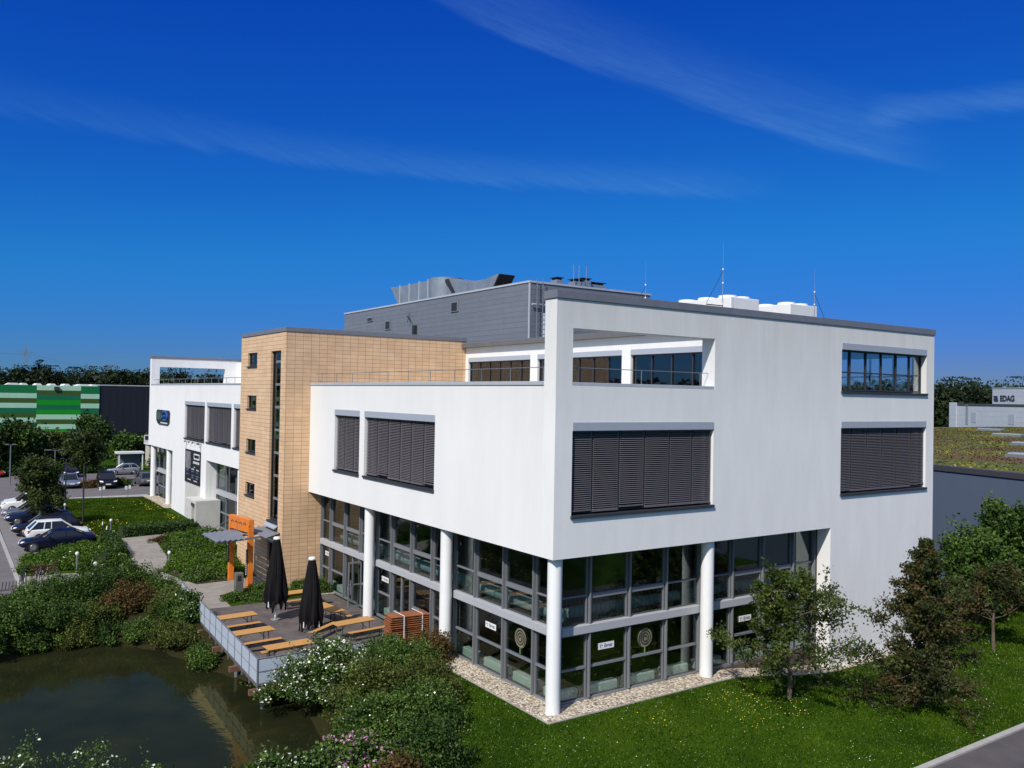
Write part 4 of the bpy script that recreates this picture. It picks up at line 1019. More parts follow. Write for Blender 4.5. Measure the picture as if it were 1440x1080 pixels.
# ------------------------------------------------------------------ cars (length along x, nose towards -x)
def paint(name, c, metal=.2): return mat('car_paint_'+name, c, .35, metal, coat=.12, spec=.3)
def car(label, c, kind='hatch', L=4.3, wd=1.78, ht=1.48):
    t = thing('parked_car', label, 'car', (0, 0, 0), 'parked cars')
    h = L/2; w = wd/2
    # stations: x, z_low, z_side_top, half width
    belt = .92 if kind != 'suv' else 1.05
    hood = .78 if kind != 'suv' else .98
    S = [(-h, .38, .55, w*.72), (-h+.12, .26, hood-.12, w*.90), (-h+.5, .20, hood-.02, w*.98), (-h+1.15, .18, hood+.06, w), (-h+1.5, .18, belt-.02, w), (0, .18, belt, w),
         (h-1.3, .18, belt+.03, w), (h-.55, .2, belt+.04, w*.98), (h-.14, .26, belt-.0, w*.92), (h, .40, .72, w*.78)]
    if kind == 'sedan': S[7] = (h-.55, .2, belt, w*.97); S[8] = (h-.12, .26, belt-.06, w*.9)
    ring = []
    m = MB()
    for x, zl, zt, ww in S:
        pr = [(-ww*.80, zl), (-ww*.97, zl+.10), (-ww, zl+(zt-zl)*.55), (-ww*.985, zt-.07), (-ww*.90, zt), (-ww*.45, zt+.025), (0, zt+.03),
              (ww*.45, zt+.025), (ww*.90, zt), (ww*.985, zt-.07), (ww, zl+(zt-zl)*.55), (ww*.97, zl+.10), (ww*.80, zl)]
        m.v += [(x, y, z) for y, z in pr]
    n = 13
    for j in range(len(S)-1):
        for i in range(n): m.f.append((j*n+i, j*n+(i+1) % n, (j+1)*n+(i+1) % n, (j+1)*n+i)); m.mi.append(0)
    m.f.append(tuple(range(n))); m.mi.append(0); m.f.append(tuple((len(S)-1)*n+i for i in range(n))); m.mi.append(0)
    body = m.build('body', c, t, smooth=True)
    sb = body.modifiers.new('sub', 'SUBSURF'); sb.levels = 1; sb.render_levels = 1
    # cabin
    x0, x1, x2, x3 = {'hatch': (-h+1.15, -h+1.95, h-.75, h-.18), 'sedan': (-h+1.35, -h+2.1, h-1.55, h-.65), 'suv': (-h+1.1, -h+1.75, h-.55, h-.12)}[kind]
    wb, wr = w*.90, w*.70; zb = belt-.02
    m = MB(); zr = ht-.05
    lo = [(x0, -wb, zb-.06), (x3, -wb*.97, zb), (x3, wb*.97, zb), (x0, wb, zb-.06)]; hi = [(x1, -wr, zr), (x2, -wr, zr), (x2, wr, zr), (x1, wr, zr)]
    m.v += lo+hi; m.f += [(0, 1, 5, 4), (1, 2, 6, 5), (2, 3, 7, 6), (3, 0, 4, 7), (4, 5, 6, 7), (0, 3, 2, 1)]; m.mi += [0]*6
    g = m.build('windows', CARGL, t, bevel=.03)
    m = MB(); xm = (x1+x2)/2
    rows = [(x1-.05, .0), (x1+.12, .045), (xm, .075), (x2-.12, .05), (x2+.06, .0)]
    for x, dz in rows: m.v += [(x, -wr*1.03, zr-.02), (x, -wr*.8, zr+dz*.7), (x, 0, zr+dz), (x, wr*.8, zr+dz*.7), (x, wr*1.03, zr-.02)]
    for j in range(4):
        for i in range(4): k = j*5+i; m.f.append((k, k+1, k+6, k+5)); m.mi.append(0)
    m.build('roof', c, t, smooth=True)
    m = MB()
    for s in (-1, 1):
        for (xa, xb_, r) in ((x0, x1, .035), (x3, x2, .06 if kind != 'sedan' else .045)):
            m.tube((xa, s*wb*.985, zb-.03), (xb_, s*wr*1.02, zr), r, n=6)
        xc = (x0+x3)/2+.05; m.tube((xc, s*wb, zb), (xc-.03, s*wr*1.02, zr), .03, n=6)
        if kind != 'sedan': xc = x3-.95; m.tube((xc, s*wb*.99, zb), (xc-.1, s*wr*1.02, zr), .035, n=6)
    m.build('pillar', c if kind != 'suv' else DARKST, t)
    for sx in (-h+.82, h-.82):
        for s in (-1, 1):
            m = MB(); m.tube((sx, s*(w-.20), .32), (sx, s*(w+.012), .32), .325, n=20); wl = m.build('wheel', RUBBER, t, smooth=True)
            m = MB(); m.tube((sx, s*(w+.0), .32), (sx, s*(w+.022), .32), .215, .19, n=14); m.build('rim', RIM, wl)
    for s in (-1, 1):
        m = MB(); m.prism([(-h+.06, s*w*.52, hood-.22), (-h+.10, s*w*.86, hood-.18), (-h+.32, s*w*.93, hood-.06), (-h+.14, s*w*.56, hood-.09)], (-.02, s*.01, .02)); m.build('headlight', LAMPW, t)
        m = MB(); m.prism([(h-.06, s*w*.58, belt-.24), (h-.14, s*w*.90, belt-.22), (h-.22, s*w*.94, belt-.04), (h-.10, s*w*.62, belt-.07)], (.035, s*.015, .01)); m.build('tail_light', LAMPR, t)
        m = MB(); m.box(x0+.38, x0+.52, s*(w*.98), s*(w*.98+.17), belt-.03, belt+.1); m.build('mirror', c, t, bevel=.02)
    m = MB(); m.box(-h-.03, -h+.1, -w*.45, w*.45, .40, .52); m.build('grille', DARKST, t)
    for xx in (-h-.035, h-.01): m = MB(); m.box(xx, xx+.045, -.26, .26, .50 if xx < 0 else .62, .61 if xx < 0 else .73); m.build('number_plate', WHITESIGN, t)
    return t
NAVY = paint('navy', (.005, .006, .022)); BLK = paint('black', (.010, .010, .013)); WHT = paint('white', (.70, .71, .70), 0); SIL = paint('silver', (.40, .42, .45), .5)
GRY = paint('grey', (.14, .15, .17), .4); REDC = paint('red', (.50, .03, .012)); BLU = paint('blue_silver', (.20, .25, .36), .4); DBL = paint('dark_blue', (.006, .010, .028))
def park(o, x, y, rz): o.location = (x, y, h1(x, y)+.02); o.rotation_euler = (0, 0, rz)
o = car('dark blue low coupe nearest the planted bed', NAVY, 'sedan', 4.85, 1.85, 1.38); park(o, -11.1, 43.2, -.02)
o = car('white hatchback with green side lettering, parked nose in beside the dark blue coupe', WHT, 'hatch', 4.3, 1.76, 1.5); park(o, -10.75, 46.75, math.pi+.02)
m = MB(); 
GRD = mat('decal_green', (.02, .22, .035), .35)
# the decal lies on the flank that faces the camera (local +y after the turn)
m.prism([(-1.05, .893, .50), (.95, .893, .50), (.45, .893, .88), (-.95, .893, .86)], (0, .012, 0)); dcl = m.build('side_decal', GRD, o)
m = MB()
for k in range(7): m.box(-.8+k*.15, -.8+k*.15+.1, .906, .911, .69, .81)
m.build('lettering', WHITESIGN, dcl)
o = car('black hatchback parked behind the white hatchback with green lettering', BLK, 'hatch', 4.7, 1.8, 1.5); park(o, -11.2, 49.6, 0)
o = car('navy blue saloon with bright headlights under the car park tree', DBL, 'sedan', 4.7, 1.82, 1.43); park(o, -11.3, 55.2, 0)
o = car('dark car parked between the navy saloon and the white cars', GRY, 'hatch', 4.2, 1.75, 1.48); park(o, -11.6, 58.0, 0)
o = car('white car parked half behind the car park tree, nearer one', WHT, 'suv', 4.5, 1.85, 1.65); park(o, -11.3, 62.3, 0)
o = car('white car parked behind the tree, the farther of the two white ones', WHT, 'hatch', 4.3, 1.78, 1.55); park(o, -11.0, 65.4, 0)
o = car('blue silver hatchback facing the camera left of the small far tree', BLU, 'hatch', 4.2, 1.76, 1.5); park(o, -5.9, 81.2, 1.57)
o = car('black off roader facing the camera right of the small far tree', BLK, 'suv', 4.6, 1.9, 1.75); park(o, -2.4, 79.6, 1.50)
o = car('grey estate car seen from behind, left of the white columns', GRY, 'hatch', 4.5, 1.8, 1.5); park(o, 1.8, 80.5, -1.57)
o = car('silver three door car seen side on before the white framed shelter', SIL, 'hatch', 3.9, 1.66, 1.42); park(o, 1.9, 94.3, 0)
o = car('dark car in the shade of the trees behind the blue silver hatchback', BLK, 'hatch', 4.2, 1.76, 1.5); park(o, -4.3, 94.0, 1.5)
o = car('dark red car half hidden behind the white columns', paint('wine', (.05, .01, .012)), 'hatch', 4.1, 1.76, 1.5); park(o, 6.0, 93.0, 1.57)
o = car('bright red car at the far left edge under the trees', REDC, 'hatch', 4.0, 1.75, 1.5); park(o, -13.2, 96.2, math.pi)

# ------------------------------------------------------------------ vegetation
def leaf_quads(c, size, rng, flat=.0, ar=.62):
    n = len(c); nr = rng.normal(size=(n, 3)); nr[:, 2] = np.abs(nr[:, 2])+flat; nr /= np.linalg.norm(nr, axis=1)[:, None]
    r = rng.normal(size=(n, 3)); a = np.cross(nr, r); a /= np.linalg.norm(a, axis=1)[:, None]+1e-9; b_ = np.cross(nr, a)
    s = (size*rng.uniform(.65, 1.3, n))[:, None]
    bend = nr*s*.18
    return np.stack([c-a*s, c+b_*s*ar-bend, c+a*s, c-b_*s*ar-bend], 1)
def clusters_to_leaves(cc, n, sig, rng):
    k = len(cc); c = np.repeat(cc, n, 0)+rng.normal(size=(k*n, 3))*np.asarray(sig)
    v = np.repeat(rng.uniform(.12, .72, k), n)+rng.normal(size=k*n)*.24
    return c, np.clip(v, 0, 1)
def stems(name, parent, base, tips, m_, r0=.035, rng=None):
    m = MB()
    for q in tips:
        p = Vector(base); e = Vector(q); mid = p.lerp(e, .5)+Vector((rng.normal()*.08, rng.normal()*.08, .12)); m.tube(p, mid, r0, r0*.7, n=5, cap=False); m.tube(mid, e, r0*.7, r0*.25, n=5, cap=False)
    return m.build(name, m_, parent, fix=False)
def shrub(label, x, y, rx, ry, h_, lm, seed, nc=90, nl=46, ls=.085, sig=.19, flower=None, fn=0, fs=.05, group='shrubs around the pond', cat='shrub', name='shrub', z=None, ftop=False, lowest=.1):
    rng = np.random.default_rng(seed); z = max(h1(x, y), WATER-.05) if z is None else z
    t = thing(name, label, cat, (x, y, z), group); h_ *= .9; ls *= .74; nl = int(nl*1.8); sig *= .84
    d = rng.normal(size=(nc, 3)); d[:, 2] = np.abs(d[:, 2])*1.1; d /= np.linalg.norm(d, axis=1)[:, None]
    lob = 1+.22*np.sin(3*np.arctan2(d[:, 1], d[:, 0])+seed)*(1-d[:, 2])+.15*rng.normal(size=nc)
    r = rng.uniform(.35, 1, nc)**.45*lob
    cc = d*r[:, None]*np.array([rx, ry, h_*.92])+np.array([x, y, z+lowest])
    c, v = clusters_to_leaves(cc, nl, (sig, sig, sig*.8), rng)
    # long shoots that break the outline
    ns_ = max(6, nc//9); i = rng.integers(0, nc, ns_); out = d[i]*np.array([1, 1, .8])+np.array([0, 0, .5])
    s_ = [cc[i[k]]+out[k]*np.linspace(0, .6+.3*rng.random(), 16)[:, None]*min(1., h_*.45)+rng.normal(size=(16, 3))*.05 for k in range(ns_)]
    s_ = np.concatenate(s_); c = np.concatenate([c, s_]); v = np.concatenate([v, np.full(len(s_), .75)])
    ok = c[:, 2] > z-.15; c = c[ok]; v = v[ok]
    np_mesh('foliage', leaf_quads(c, ls, rng).reshape(-1, 3), lm, v, t)
    if flower is not None and fn:
        f = rng.normal(size=(fn, 3)); f[:, 2] = np.abs(f[:, 2])+(.4 if ftop else .0); f /= np.linalg.norm(f, axis=1)[:, None]
        i = rng.integers(0, nc, fn); p = cc[i]+f*np.array([sig*1.5, sig*1.5, sig*1.4])
        keep = p[:, 2] > z+.2
        np_mesh('blossoms', leaf_quads(p[keep], fs, rng, flat=.8, ar=.9).reshape(-1, 3), flower, None, t, kind='stuff')
    tips = cc[rng.integers(0, nc, 9)]; stems('stem', t, (x, y, z-.05), [tuple(q) for q in tips], STEM, rng=rng)
    return t
# the mass of bushes beyond the pond, left
LB = [(-17.6, 22.8, 1.9, 1.4, 1.7, L_DEEP, 'dark green bush at the far left of the pond bank'), (-15.4, 23.4, 1.7, 1.4, 1.75, L_GREEN, 'bright green bush at the left end of the pond bank below the bicycle rack'),
      (-13.3, 25.6, 1.9, 1.6, 2.45, L_GREEN, 'broad green bush on the pond bank below the second bicycle'), (-13.0, 23.4, 1.5, 1.2, 1.5, L_DEEP, 'low dark bush hanging over the water at the middle left of the pond'),
      (-11.2, 26.3, 1.7, 1.7, 2.6, L_DEEP, 'tall dark bush on the bank behind the middle of the pond'), (-9.3, 27.3, 1.5, 1.4, 2.6, L_GREEN, 'tallest green bush on the bank, its top against the paved path'),
      (-8.1, 25.6, 1.0, 1.3, 1.7, L_GREEN, 'green bush with upright shoots beside the end of the deck railing'), (-9.9, 24.2, 1.4, 1.2, 1.7, L_BRONZE, 'bronze tinted bush on the bank left of the deck railing'),
      (-11.7, 23.1, 1.4, 1.0, 1.2, L_MOSS, 'low moss green bush at the water edge below the tall dark bush'), (-8.3, 22.6, .8, 1.4, 1.3, L_MOSS, 'mossy reed like bush between bronze bush and deck railing'),
      (-8.45, 19.4, .75, 1.8, 1.0, L_MOSS, 'low grassy growth on the bank right below the deck railing'), (-8.0, 16.2, .5, 1.4, .6, L_GREEN, 'low green growth at the waterline under the deck railing'),
      (-16.9, 21.9, 1.5, 1.0, 1.2, L_DEEP, 'low dark bush overhanging the left end of the pond'), (-14.6, 27.0, 1.5, 1.0, .9, L_GREEN, 'green bush in front of the bicycle rack')]
for i, (x, y, rx, ry, h_, lm, lb) in enumerate(LB): shrub(lb, x, y, rx, ry, h_*.76, lm, 100+i, nc=int(70*rx*ry**.5+25), nl=50, ls=.075)
shrub('bush with white flowers growing through the deck railing', -7.75, 20.2, .55, .8, 1.7, L_GREEN, 140, nc=40, flower=FLOWERW, fn=130, fs=.055)
for i, (x, y, rx, ry, h_, lm, lb) in enumerate([(-14.4, 22.4, 1.2, .8, .9, L_GREEN, 'low green growth at the waterline below the bush of the bicycle rack'), (-11.0, 21.9, 1.2, .8, .9, L_DEEP, 'low dark growth at the waterline below the tall dark bush'),
        (-9.7, 21.0, .9, 1.0, .9, L_GREEN, 'low green growth at the waterline below the bronze bush'), (-9.0, 19.9, .7, 1.0, .8, L_MOSS, 'mossy growth where the bank meets the deck beams'), (-12.4, 22.2, 1.0, .8, .8, L_MOSS, 'mossy growth at the middle of the waterline'),
        (-7.7, 24.6, .5, .9, 1.2, L_GREEN, 'green bush hugging the first railing panels by the path'), (-8.3, 21.2, .6, .9, 1.1, L_GREEN, 'green bush outside the railing beside the first table')]):
    shrub(lb, x, y, rx, ry, h_, lm, 155+i, nc=60, nl=48, ls=.065, sig=.15)
# near bank, right of the pond
shrub('large white flowering shrub in front of the deck', -5.25, 7.55, 2.1, 1.6, 2.5, L_GREEN, 150, nc=210, nl=52, ls=.07, sig=.19, flower=FLOWERW, fn=1900, fs=.05)
RB = [(-2.6, 8.2, 1.2, .8, 1.3, L_GREEN, 'green bush at the deck edge right of the white flowering shrub'), (-.45, 8.1, .95, .8, 1.25, L_BRONZE, 'reddish bronze bush before the stack of folded tables'),
      (-3.2, 6.2, 1.7, 1.5, 1.9, L_GREEN, 'dense green bush in the middle of the near bank'), (-1.9, 6.7, 1.0, 1.0, 1.1, L_GREEN, 'green bush next to the gravel and the second white column'),
      (-4.7, 4.4, 1.5, 1.3, 1.8, L_MOSS, 'mossy bush with dry twigs on the near bank'), (-2.9, 4.0, 1.3, 1.4, 1.6, L_MOSS, 'mossy bush at the lawn edge throwing a shadow on the grass'),
      (-6.2, 1.5, 1.2, 1.1, 1.6, L_GREEN, 'light green bush low on the near bank by the water'), (-4.4, 1.4, 1.3, 1.3, 1.7, L_GREEN, 'green bush with few white blossoms near the lower edge of the lawn'),
      (-5.7, -1.2, 1.2, 1.1, 1.6, L_DEEP, 'dark bush at the bottom edge of the view beside the lawn')]
for i, (x, y, rx, ry, h_, lm, lb) in enumerate(RB): shrub(lb, x, y, rx, ry, h_, lm, 170+i, nc=int(62*rx*ry+25), nl=50, ls=.065, flower=FLOWERW if i in (2, 4, 6, 7) else None, fn=70, fs=.04)
shrub('pink flowering shrub at the bottom of the view', -7.6, -.7, 1.25, .9, 1.15, L_GREEN, 190, nc=80, flower=FLOWERP, fn=900, fs=.05, ftop=True)
shrub('small bronze shrub between the pink flowers and the lawn', -7.2, -2.3, .9, .7, 1.2, L_BRONZE, 191, nc=50)
shrub('white flowering elder at the bottom, left of the pink shrub', -9.3, -.6, 1.0, .8, 1.0, L_GREEN, 192, nc=60, flower=FLOWERW, fn=260, fs=.05)
shrub('small leafy shrub with white flowers at the very bottom beside the pink flowers', -10.5, .1, .8, .8, .95, L_GREEN, 193, nc=45, flower=FLOWERW, fn=120, fs=.045)
shrub('white flowering rose bush at the bottom left corner', -16.3, 4.2, 1.2, 1.1, 2.5, L_GREEN, 194, nc=70, nl=34, ls=.05, sig=.16, flower=FLOWERW, fn=170, fs=.045)
shrub('white flowering rose bush with long shoots over the dark water', -14.6, 3.2, 1.1, .9, 2.3, L_GREEN, 195, nc=60, nl=32, ls=.05, sig=.16, flower=FLOWERW, fn=150, fs=.045)
shrub('sparse flowering shoots at the bottom between rose bush and elder', -13.1, 2.4, .8, .7, 1.9, L_GREEN, 196, nc=30, nl=30, ls=.05, sig=.15, flower=FLOWERW, fn=60, fs=.045)
# planted beds
BD = [(-12.6, 36.2, 1.5, 1.0, .9, 'grassy low shrub at the road side end of the planted bed'), (-10.8, 36.0, 1.4, 1.0, .95, 'grassy low shrub in the planted bed before the dark blue coupe'), (-9.2, 36.4, 1.3, 1.2, .9, 'grassy low shrub with white flowers at the path corner of the bed'),
      (-12.4, 38.6, 1.3, 1.3, .95, 'grassy low shrub at the nose of the dark blue coupe'), (-10.4, 38.8, 1.4, 1.4, 1.0, 'grassy low shrub in the middle of the planted bed'), (-8.7, 39.4, 1.0, 1.6, .9, 'grassy low shrub behind the dark hedge block'),
      (-10.0, 41.1, 1.6, .7, .8, 'grassy low shrub against the flank of the dark blue coupe')]
for i, (x, y, rx, ry, h_, lb) in enumerate(BD): shrub(lb, x, y, rx, ry, h_*.62, L_BED, 210+i, nc=55, nl=50, ls=.09, sig=.2, group='low shrubs in the planted beds', flower=FLOWERW if i in (1, 2, 4) else None, fn=40, fs=.08, name='bed_shrub')
BD2 = [(-4.7, 29.6, 1.0, 1.3, .75, 'green ground cover shrub nearest the left post of the orange portal'), (-3.1, 30.4, 1.3, 1.4, .8, 'green ground cover shrub before the tan tower'), (-4.9, 32.4, 1.2, 1.5, .8, 'green ground cover shrub at the path by the bollard light'),
       (-2.6, 33.2, 1.4, 1.5, .85, 'green ground cover shrub in front of the tower corner'), (-4.0, 35.4, 1.3, 1.6, .85, 'yellowish ground cover shrub in the middle of the green bed'), (-1.7, 36.2, 1.3, 1.6, .85, 'green ground cover shrub below the concrete porch'),
       (-3.7, 38.6, 1.2, 1.6, .85, 'green ground cover shrub at the rear path edge'), (-1.6, 39.6, 1.4, 1.6, .9, 'green ground cover shrub close to the porch wall'), (-3.0, 42.0, 1.2, 1.5, .8, 'green ground cover shrub at the far end of the green bed'), (-1.1, 43.0, 1.0, 1.5, .85, 'green ground cover shrub at the foot of the porch')]
for i, (x, y, rx, ry, h_, lb) in enumerate(BD2): shrub(lb, x, y, rx, ry, h_*.7, L_BED if i % 3 else L_GREEN, 230+i, nc=60, nl=52, ls=.085, sig=.2, group='low shrubs in the planted beds', name='bed_shrub')
BD3 = [(-4.4, 23.3, .65, 1.0, .35, 'flat green patch between path and deck'), (-3.2, 23.0, .7, .9, .35, 'flat green patch at the deck edge behind the rear table'), (-2.6, 24.6, .8, .9, .45, 'flat green patch at the foot of the orange portal'), (-1.9, 23.0, .7, .8, .45, 'flat green patch under the tan wall'),
       (-.6, 23.2, .8, .7, .9, 'bushy green plant in the corner of the tan wall and the glazing'), (.3, 22.9, .6, .6, .85, 'bushy green plant at the first glass pane by the tan wall')]
for i, (x, y, rx, ry, h_, lb) in enumerate(BD3): shrub(lb, x, y, rx, ry, h_, L_GREEN, 250+i, nc=40, nl=45, ls=.06, sig=.13, group='low shrubs in the planted beds', name='bed_shrub', lowest=.02)
shrub('low red brown shrub at the corner of the planted bed by the road', -13.0, 34.9, .55, .35, .45, L_BRONZE, 260, nc=26, ls=.06, sig=.1, group='low shrubs in the planted beds', name='bed_shrub')
shrub('low red brown shrub at the tip of the green bed by the path', -4.3, 42.6, .7, .5, .5, L_BRONZE, 261, nc=26, ls=.06, sig=.1, group='low shrubs in the planted beds', name='bed_shrub')
def hedge(label, pts, w, h_, lm, seed, n=1500):
    rng = np.random.default_rng(seed); t = thing('clipped_hedge', label, 'hedge', (pts[0][0], pts[0][1], h1(*pts[0])), 'clipped hedges along the path')
    C_ = []; core = MB()
    for a, b_ in zip(pts[:-1], pts[1:]):
        L = math.hypot(b_[0]-a[0], b_[1]-a[1]); k = int(n*L); u = rng.random(k); d = np.array([(b_[0]-a[0])/L, (b_[1]-a[1])/L]); nn = np.array([-d[1], d[0]])
        s = rng.uniform(-.5, .5, k); zz = rng.random(k); side = rng.integers(0, 3, k)
        s = np.where(side == 0, -.5, np.where(side == 1, .5, s)); zz = np.where(side == 2, 1., zz)
        p = np.array(a)+d*(u*L)[:, None]+nn*(s*w)[:, None]
        g = H(p[:, 0], p[:, 1]); C_.append(np.stack([p[:, 0], p[:, 1], g+zz*h_], 1)+rng.normal(size=(k, 3))*.05)
        q = [Vector((a[0], a[1], 0)), Vector((b_[0], b_[1], 0))]; nv_ = Vector((nn[0], nn[1], 0))*(w/2-.06); zl = h1(*a)-.1
        core.prism([q[0]-nv_+Vector((0, 0, zl)), q[1]-nv_+Vector((0, 0, zl)), q[1]+nv_+Vector((0, 0, zl)), q[0]+nv_+Vector((0, 0, zl))], (0, 0, h_+.03))
    core.build('twigs', mat('hedge_twigs', (.022, .032, .010), .9), t)
    c = np.concatenate(C_); np_mesh('foliage', leaf_quads(c, .07, rng).reshape(-1, 3), lm, np.clip(rng.normal(.4, .22, len(c)), 0, 1), t)
hedge('dark clipped hedge across the front of the lawn', [(-6.5, 46.4), (-.9, 46.6)], 1.6, .75, L_DEEP, 300, 700)
hedge('dark clipped hedge block bordering the planted bed along the path', [(-9.6, 35.4), (-8.0, 38.2), (-7.8, 44.0)], .9, .8, L_DEEP, 301, 500)
hedge('thin clipped hedge along the side of the lawn beside the parked cars', [(-8.9, 46.5), (-8.9, 52)], .5, .45, L_DEEP, 302, 350)

def tree(label, x, y, h_, spread, lm, seed, limbs=26, trunk_h=1.0, r=.09, up=.35, leaf=.075, n_leaf=170, sig=.13, group=None, name='tree', z=None, shape='open', reach=None, per=4, inner=.25):
    rng = np.random.default_rng(seed); z = h1(x, y) if z is None else z
    t = thing(name, label, 'tree', (x, y, z), group); tk = MB(); C_ = []; V_ = []
    lean = rng.normal(size=2)*.04
    def axis_at(f): return np.array([x+lean[0]*h_*f, y+lean[1]*h_*f, z+h_*f*.93])
    prev = axis_at(0)-np.array([0, 0, .15])
    for k in range(1, 9):
        f = k/8; p = axis_at(f)+np.append(rng.normal(size=2)*.05, 0); tk.tube(prev, p, r*(1-.9*(k-1)/8), r*(1-.9*k/8), n=8, cap=False); prev = p
    for k in range(limbs):
        f = trunk_h/h_+(1-trunk_h/h_)*((k+.5)/limbs)*.98; a = k*2.399+rng.normal()*.35; b0 = axis_at(f)
        prof = {'open': (1-.75*f)*(0.75+.5*rng.random()), 'round': math.sqrt(max(.05, 1-((f-.5)/.52)**2))*(0.75+.35*rng.random()), 'cone': (1.05-f)*(0.8+.35*rng.random())}[shape]
        L = spread*prof
        if reach is not None: L *= reach(a, f)
        e = up+.5*f+rng.normal()*.15
        d = np.array([math.cos(a)*math.cos(e), math.sin(a)*math.cos(e), math.sin(e)])
        q = b0; segs = 5; pts = [b0]
        for s in range(segs):
            d = d+rng.normal(size=3)*.13+np.array([0, 0, .04]); d /= np.linalg.norm(d); nq = q+d*L/segs; tk.tube(q, nq, max(.008, r*.32*(1-s/segs)), max(.006, r*.32*(1-(s+1)/segs)), n=5, cap=False); q = nq; pts.append(q)
        pts = np.array(pts)
        for w in range(per):
            # twigs leave the limb along its outer part
            u = rng.uniform(inner, 1); i = min(segs-1, int(u*segs)); b1 = pts[i]+(pts[i+1]-pts[i])*(u*segs-i); td = d+rng.normal(size=3)*.75; td /= np.linalg.norm(td); tl = L*.30*rng.uniform(.5, 1.2)+.15
            tk.tube(b1, b1+td*tl, .012, .005, n=4, cap=False)
            m_ = max(8, n_leaf//per); s = rng.uniform(0, 1.08, m_); C_.append(b1+td*(s*tl)[:, None]+rng.normal(size=(m_, 3))*sig*(.5+.5*L/spread)); V_.append(np.clip(rng.uniform(.1, .8)+rng.normal(size=m_)*.16, 0, 1))
    tk.build('trunk', BARK, t, fix=False)
    c = np.concatenate(C_); v = np.concatenate(V_)
    np_mesh('crown', leaf_quads(c, leaf, rng).reshape(-1, 3), lm, v, t)
    return t
tree('slender young tree with olive leaves in front of the glazed end bays', 9.75, -2.8, 4.9, 3.3, L_YOUNG, 401, limbs=38, trunk_h=.9, r=.10, up=.05, n_leaf=350, sig=.12, leaf=.064, per=6, group='trees on the front lawn', reach=lambda a, f: 1.35 if math.cos(a+.3) > .2 else .95)
tree('reddish leaved tree in front of the right end of the white wall', 14.9, -5.05, 7.2, 2.65, L_PLUM, 402, limbs=84, trunk_h=.15, r=.10, up=.05, n_leaf=400, sig=.13, per=6, inner=.03, shape='cone', leaf=.062, group='trees on the front lawn')
tree('smaller reddish tree farther right with a bare grey trunk', 26.2, -2.6, 4.0, 3.0, L_PLUM, 403, limbs=24, trunk_h=1.5, r=.10, up=.15, n_leaf=260, sig=.18, group='trees on the front lawn', reach=lambda a, f: 1.1)
tree('large fresh green tree at the right edge before the blue grey wall', 35.8, 1.2, 5.3, 3.1, L_GREEN, 404, limbs=40, trunk_h=.5, r=.16, n_leaf=420, sig=.26, leaf=.12, shape='round', group='trees on the front lawn')
tree('bushy green tree between reddish tree and the large one at the right edge', 31.2, .8, 4.1, 2.4, L_GREEN, 405, limbs=34, trunk_h=.4, r=.12, n_leaf=360, sig=.24, leaf=.11, shape='round', group='trees on the front lawn')
tree('round dense car park tree standing among the parked cars', -11.3, 53.6, 5.0, 1.9, L_CROWN, 410, limbs=44, trunk_h=1.5, r=.11, n_leaf=420, sig=.22, leaf=.10, shape='round', group='trees around the car park')
tree('small loose tree by the far road between blue and black car', -3.9, 84.5, 5.6, 2.3, L_CROWN, 411, limbs=26, trunk_h=1.6, n_leaf=260, sig=.25, leaf=.14, shape='round', group='trees around the car park')
FT = [(-14.5, 99, 8.6, 4.6, L_CROWN, 'tall dark tree at the far left before the green striped hall'), (-9.5, 101, 7.6, 4.2, L_DEEP, 'dark tree beside the tall one at the far left before the green hall'), (-6.4, 103, 5.6, 3.4, L_MOSS, 'mossy tree before the middle of the green striped hall'),
      (-2.4, 104, 5.2, 3.2, L_CROWN, 'olive tree before the right half of the green striped hall'), (1.6, 118, 7.4, 3.6, L_DEEP, 'dark pointed tree where the green hall meets the dark hall'), (5.0, 112, 4.2, 2.8, L_GREEN, 'light green bushy tree in front of the dark hall'),
      (9.2, 113, 4.2, 2.6, L_GREEN, 'green bush beside the beige hut near the white columns'), (12.5, 108, 5.0, 3.0, L_GREEN, 'green tree seen between the white columns'), (-19, 104, 8.4, 4.4, L_DEEP, 'dark tree beyond the left edge of the car park')]
for i, (x, y, h_, s, lm, lb) in enumerate(FT): tree(lb, x, y, h_*.72, s*.72, lm, 420+i, limbs=34, trunk_h=.6, n_leaf=240, sig=.42, leaf=.24, shape='round', group='trees before the green hall', r=.14)
for i, (x, y, rx, h_, lb) in enumerate([(-6.9, 98.4, 2.4, 1.8, 'dark bush at the edge of the far road left of the small tree'), (-2.0, 98.8, 2.4, 1.7, 'dark bush at the edge of the far road behind the black off roader'), (-11, 98.3, 2.6, 1.8, 'dark bush behind the bright red car'), (8.0, 101, 1.8, 2.2, 'round bush right of the white framed shelter')]):
    shrub(lb, x, y, rx, 1.6, h_, L_GREEN if i == 3 else L_DEEP, 440+i, nc=70, nl=40, ls=.16, sig=.32, group='bushes along the far road')
for i, (x, y) in enumerate([(-9.6, 79.3), (-1.0, 80.3), (-4.0, 80.0)]): shrub(['low dark bush on the island left of the blue silver car', 'low dark bush on the island right of the black off roader', 'low reddish bush on the island under the small loose tree'][i], x, y, 1.3, .8, .7, [L_DEEP, L_DEEP, L_BRONZE][i], 450+i, nc=40, nl=36, ls=.12, sig=.22, group='bushes along the far road')

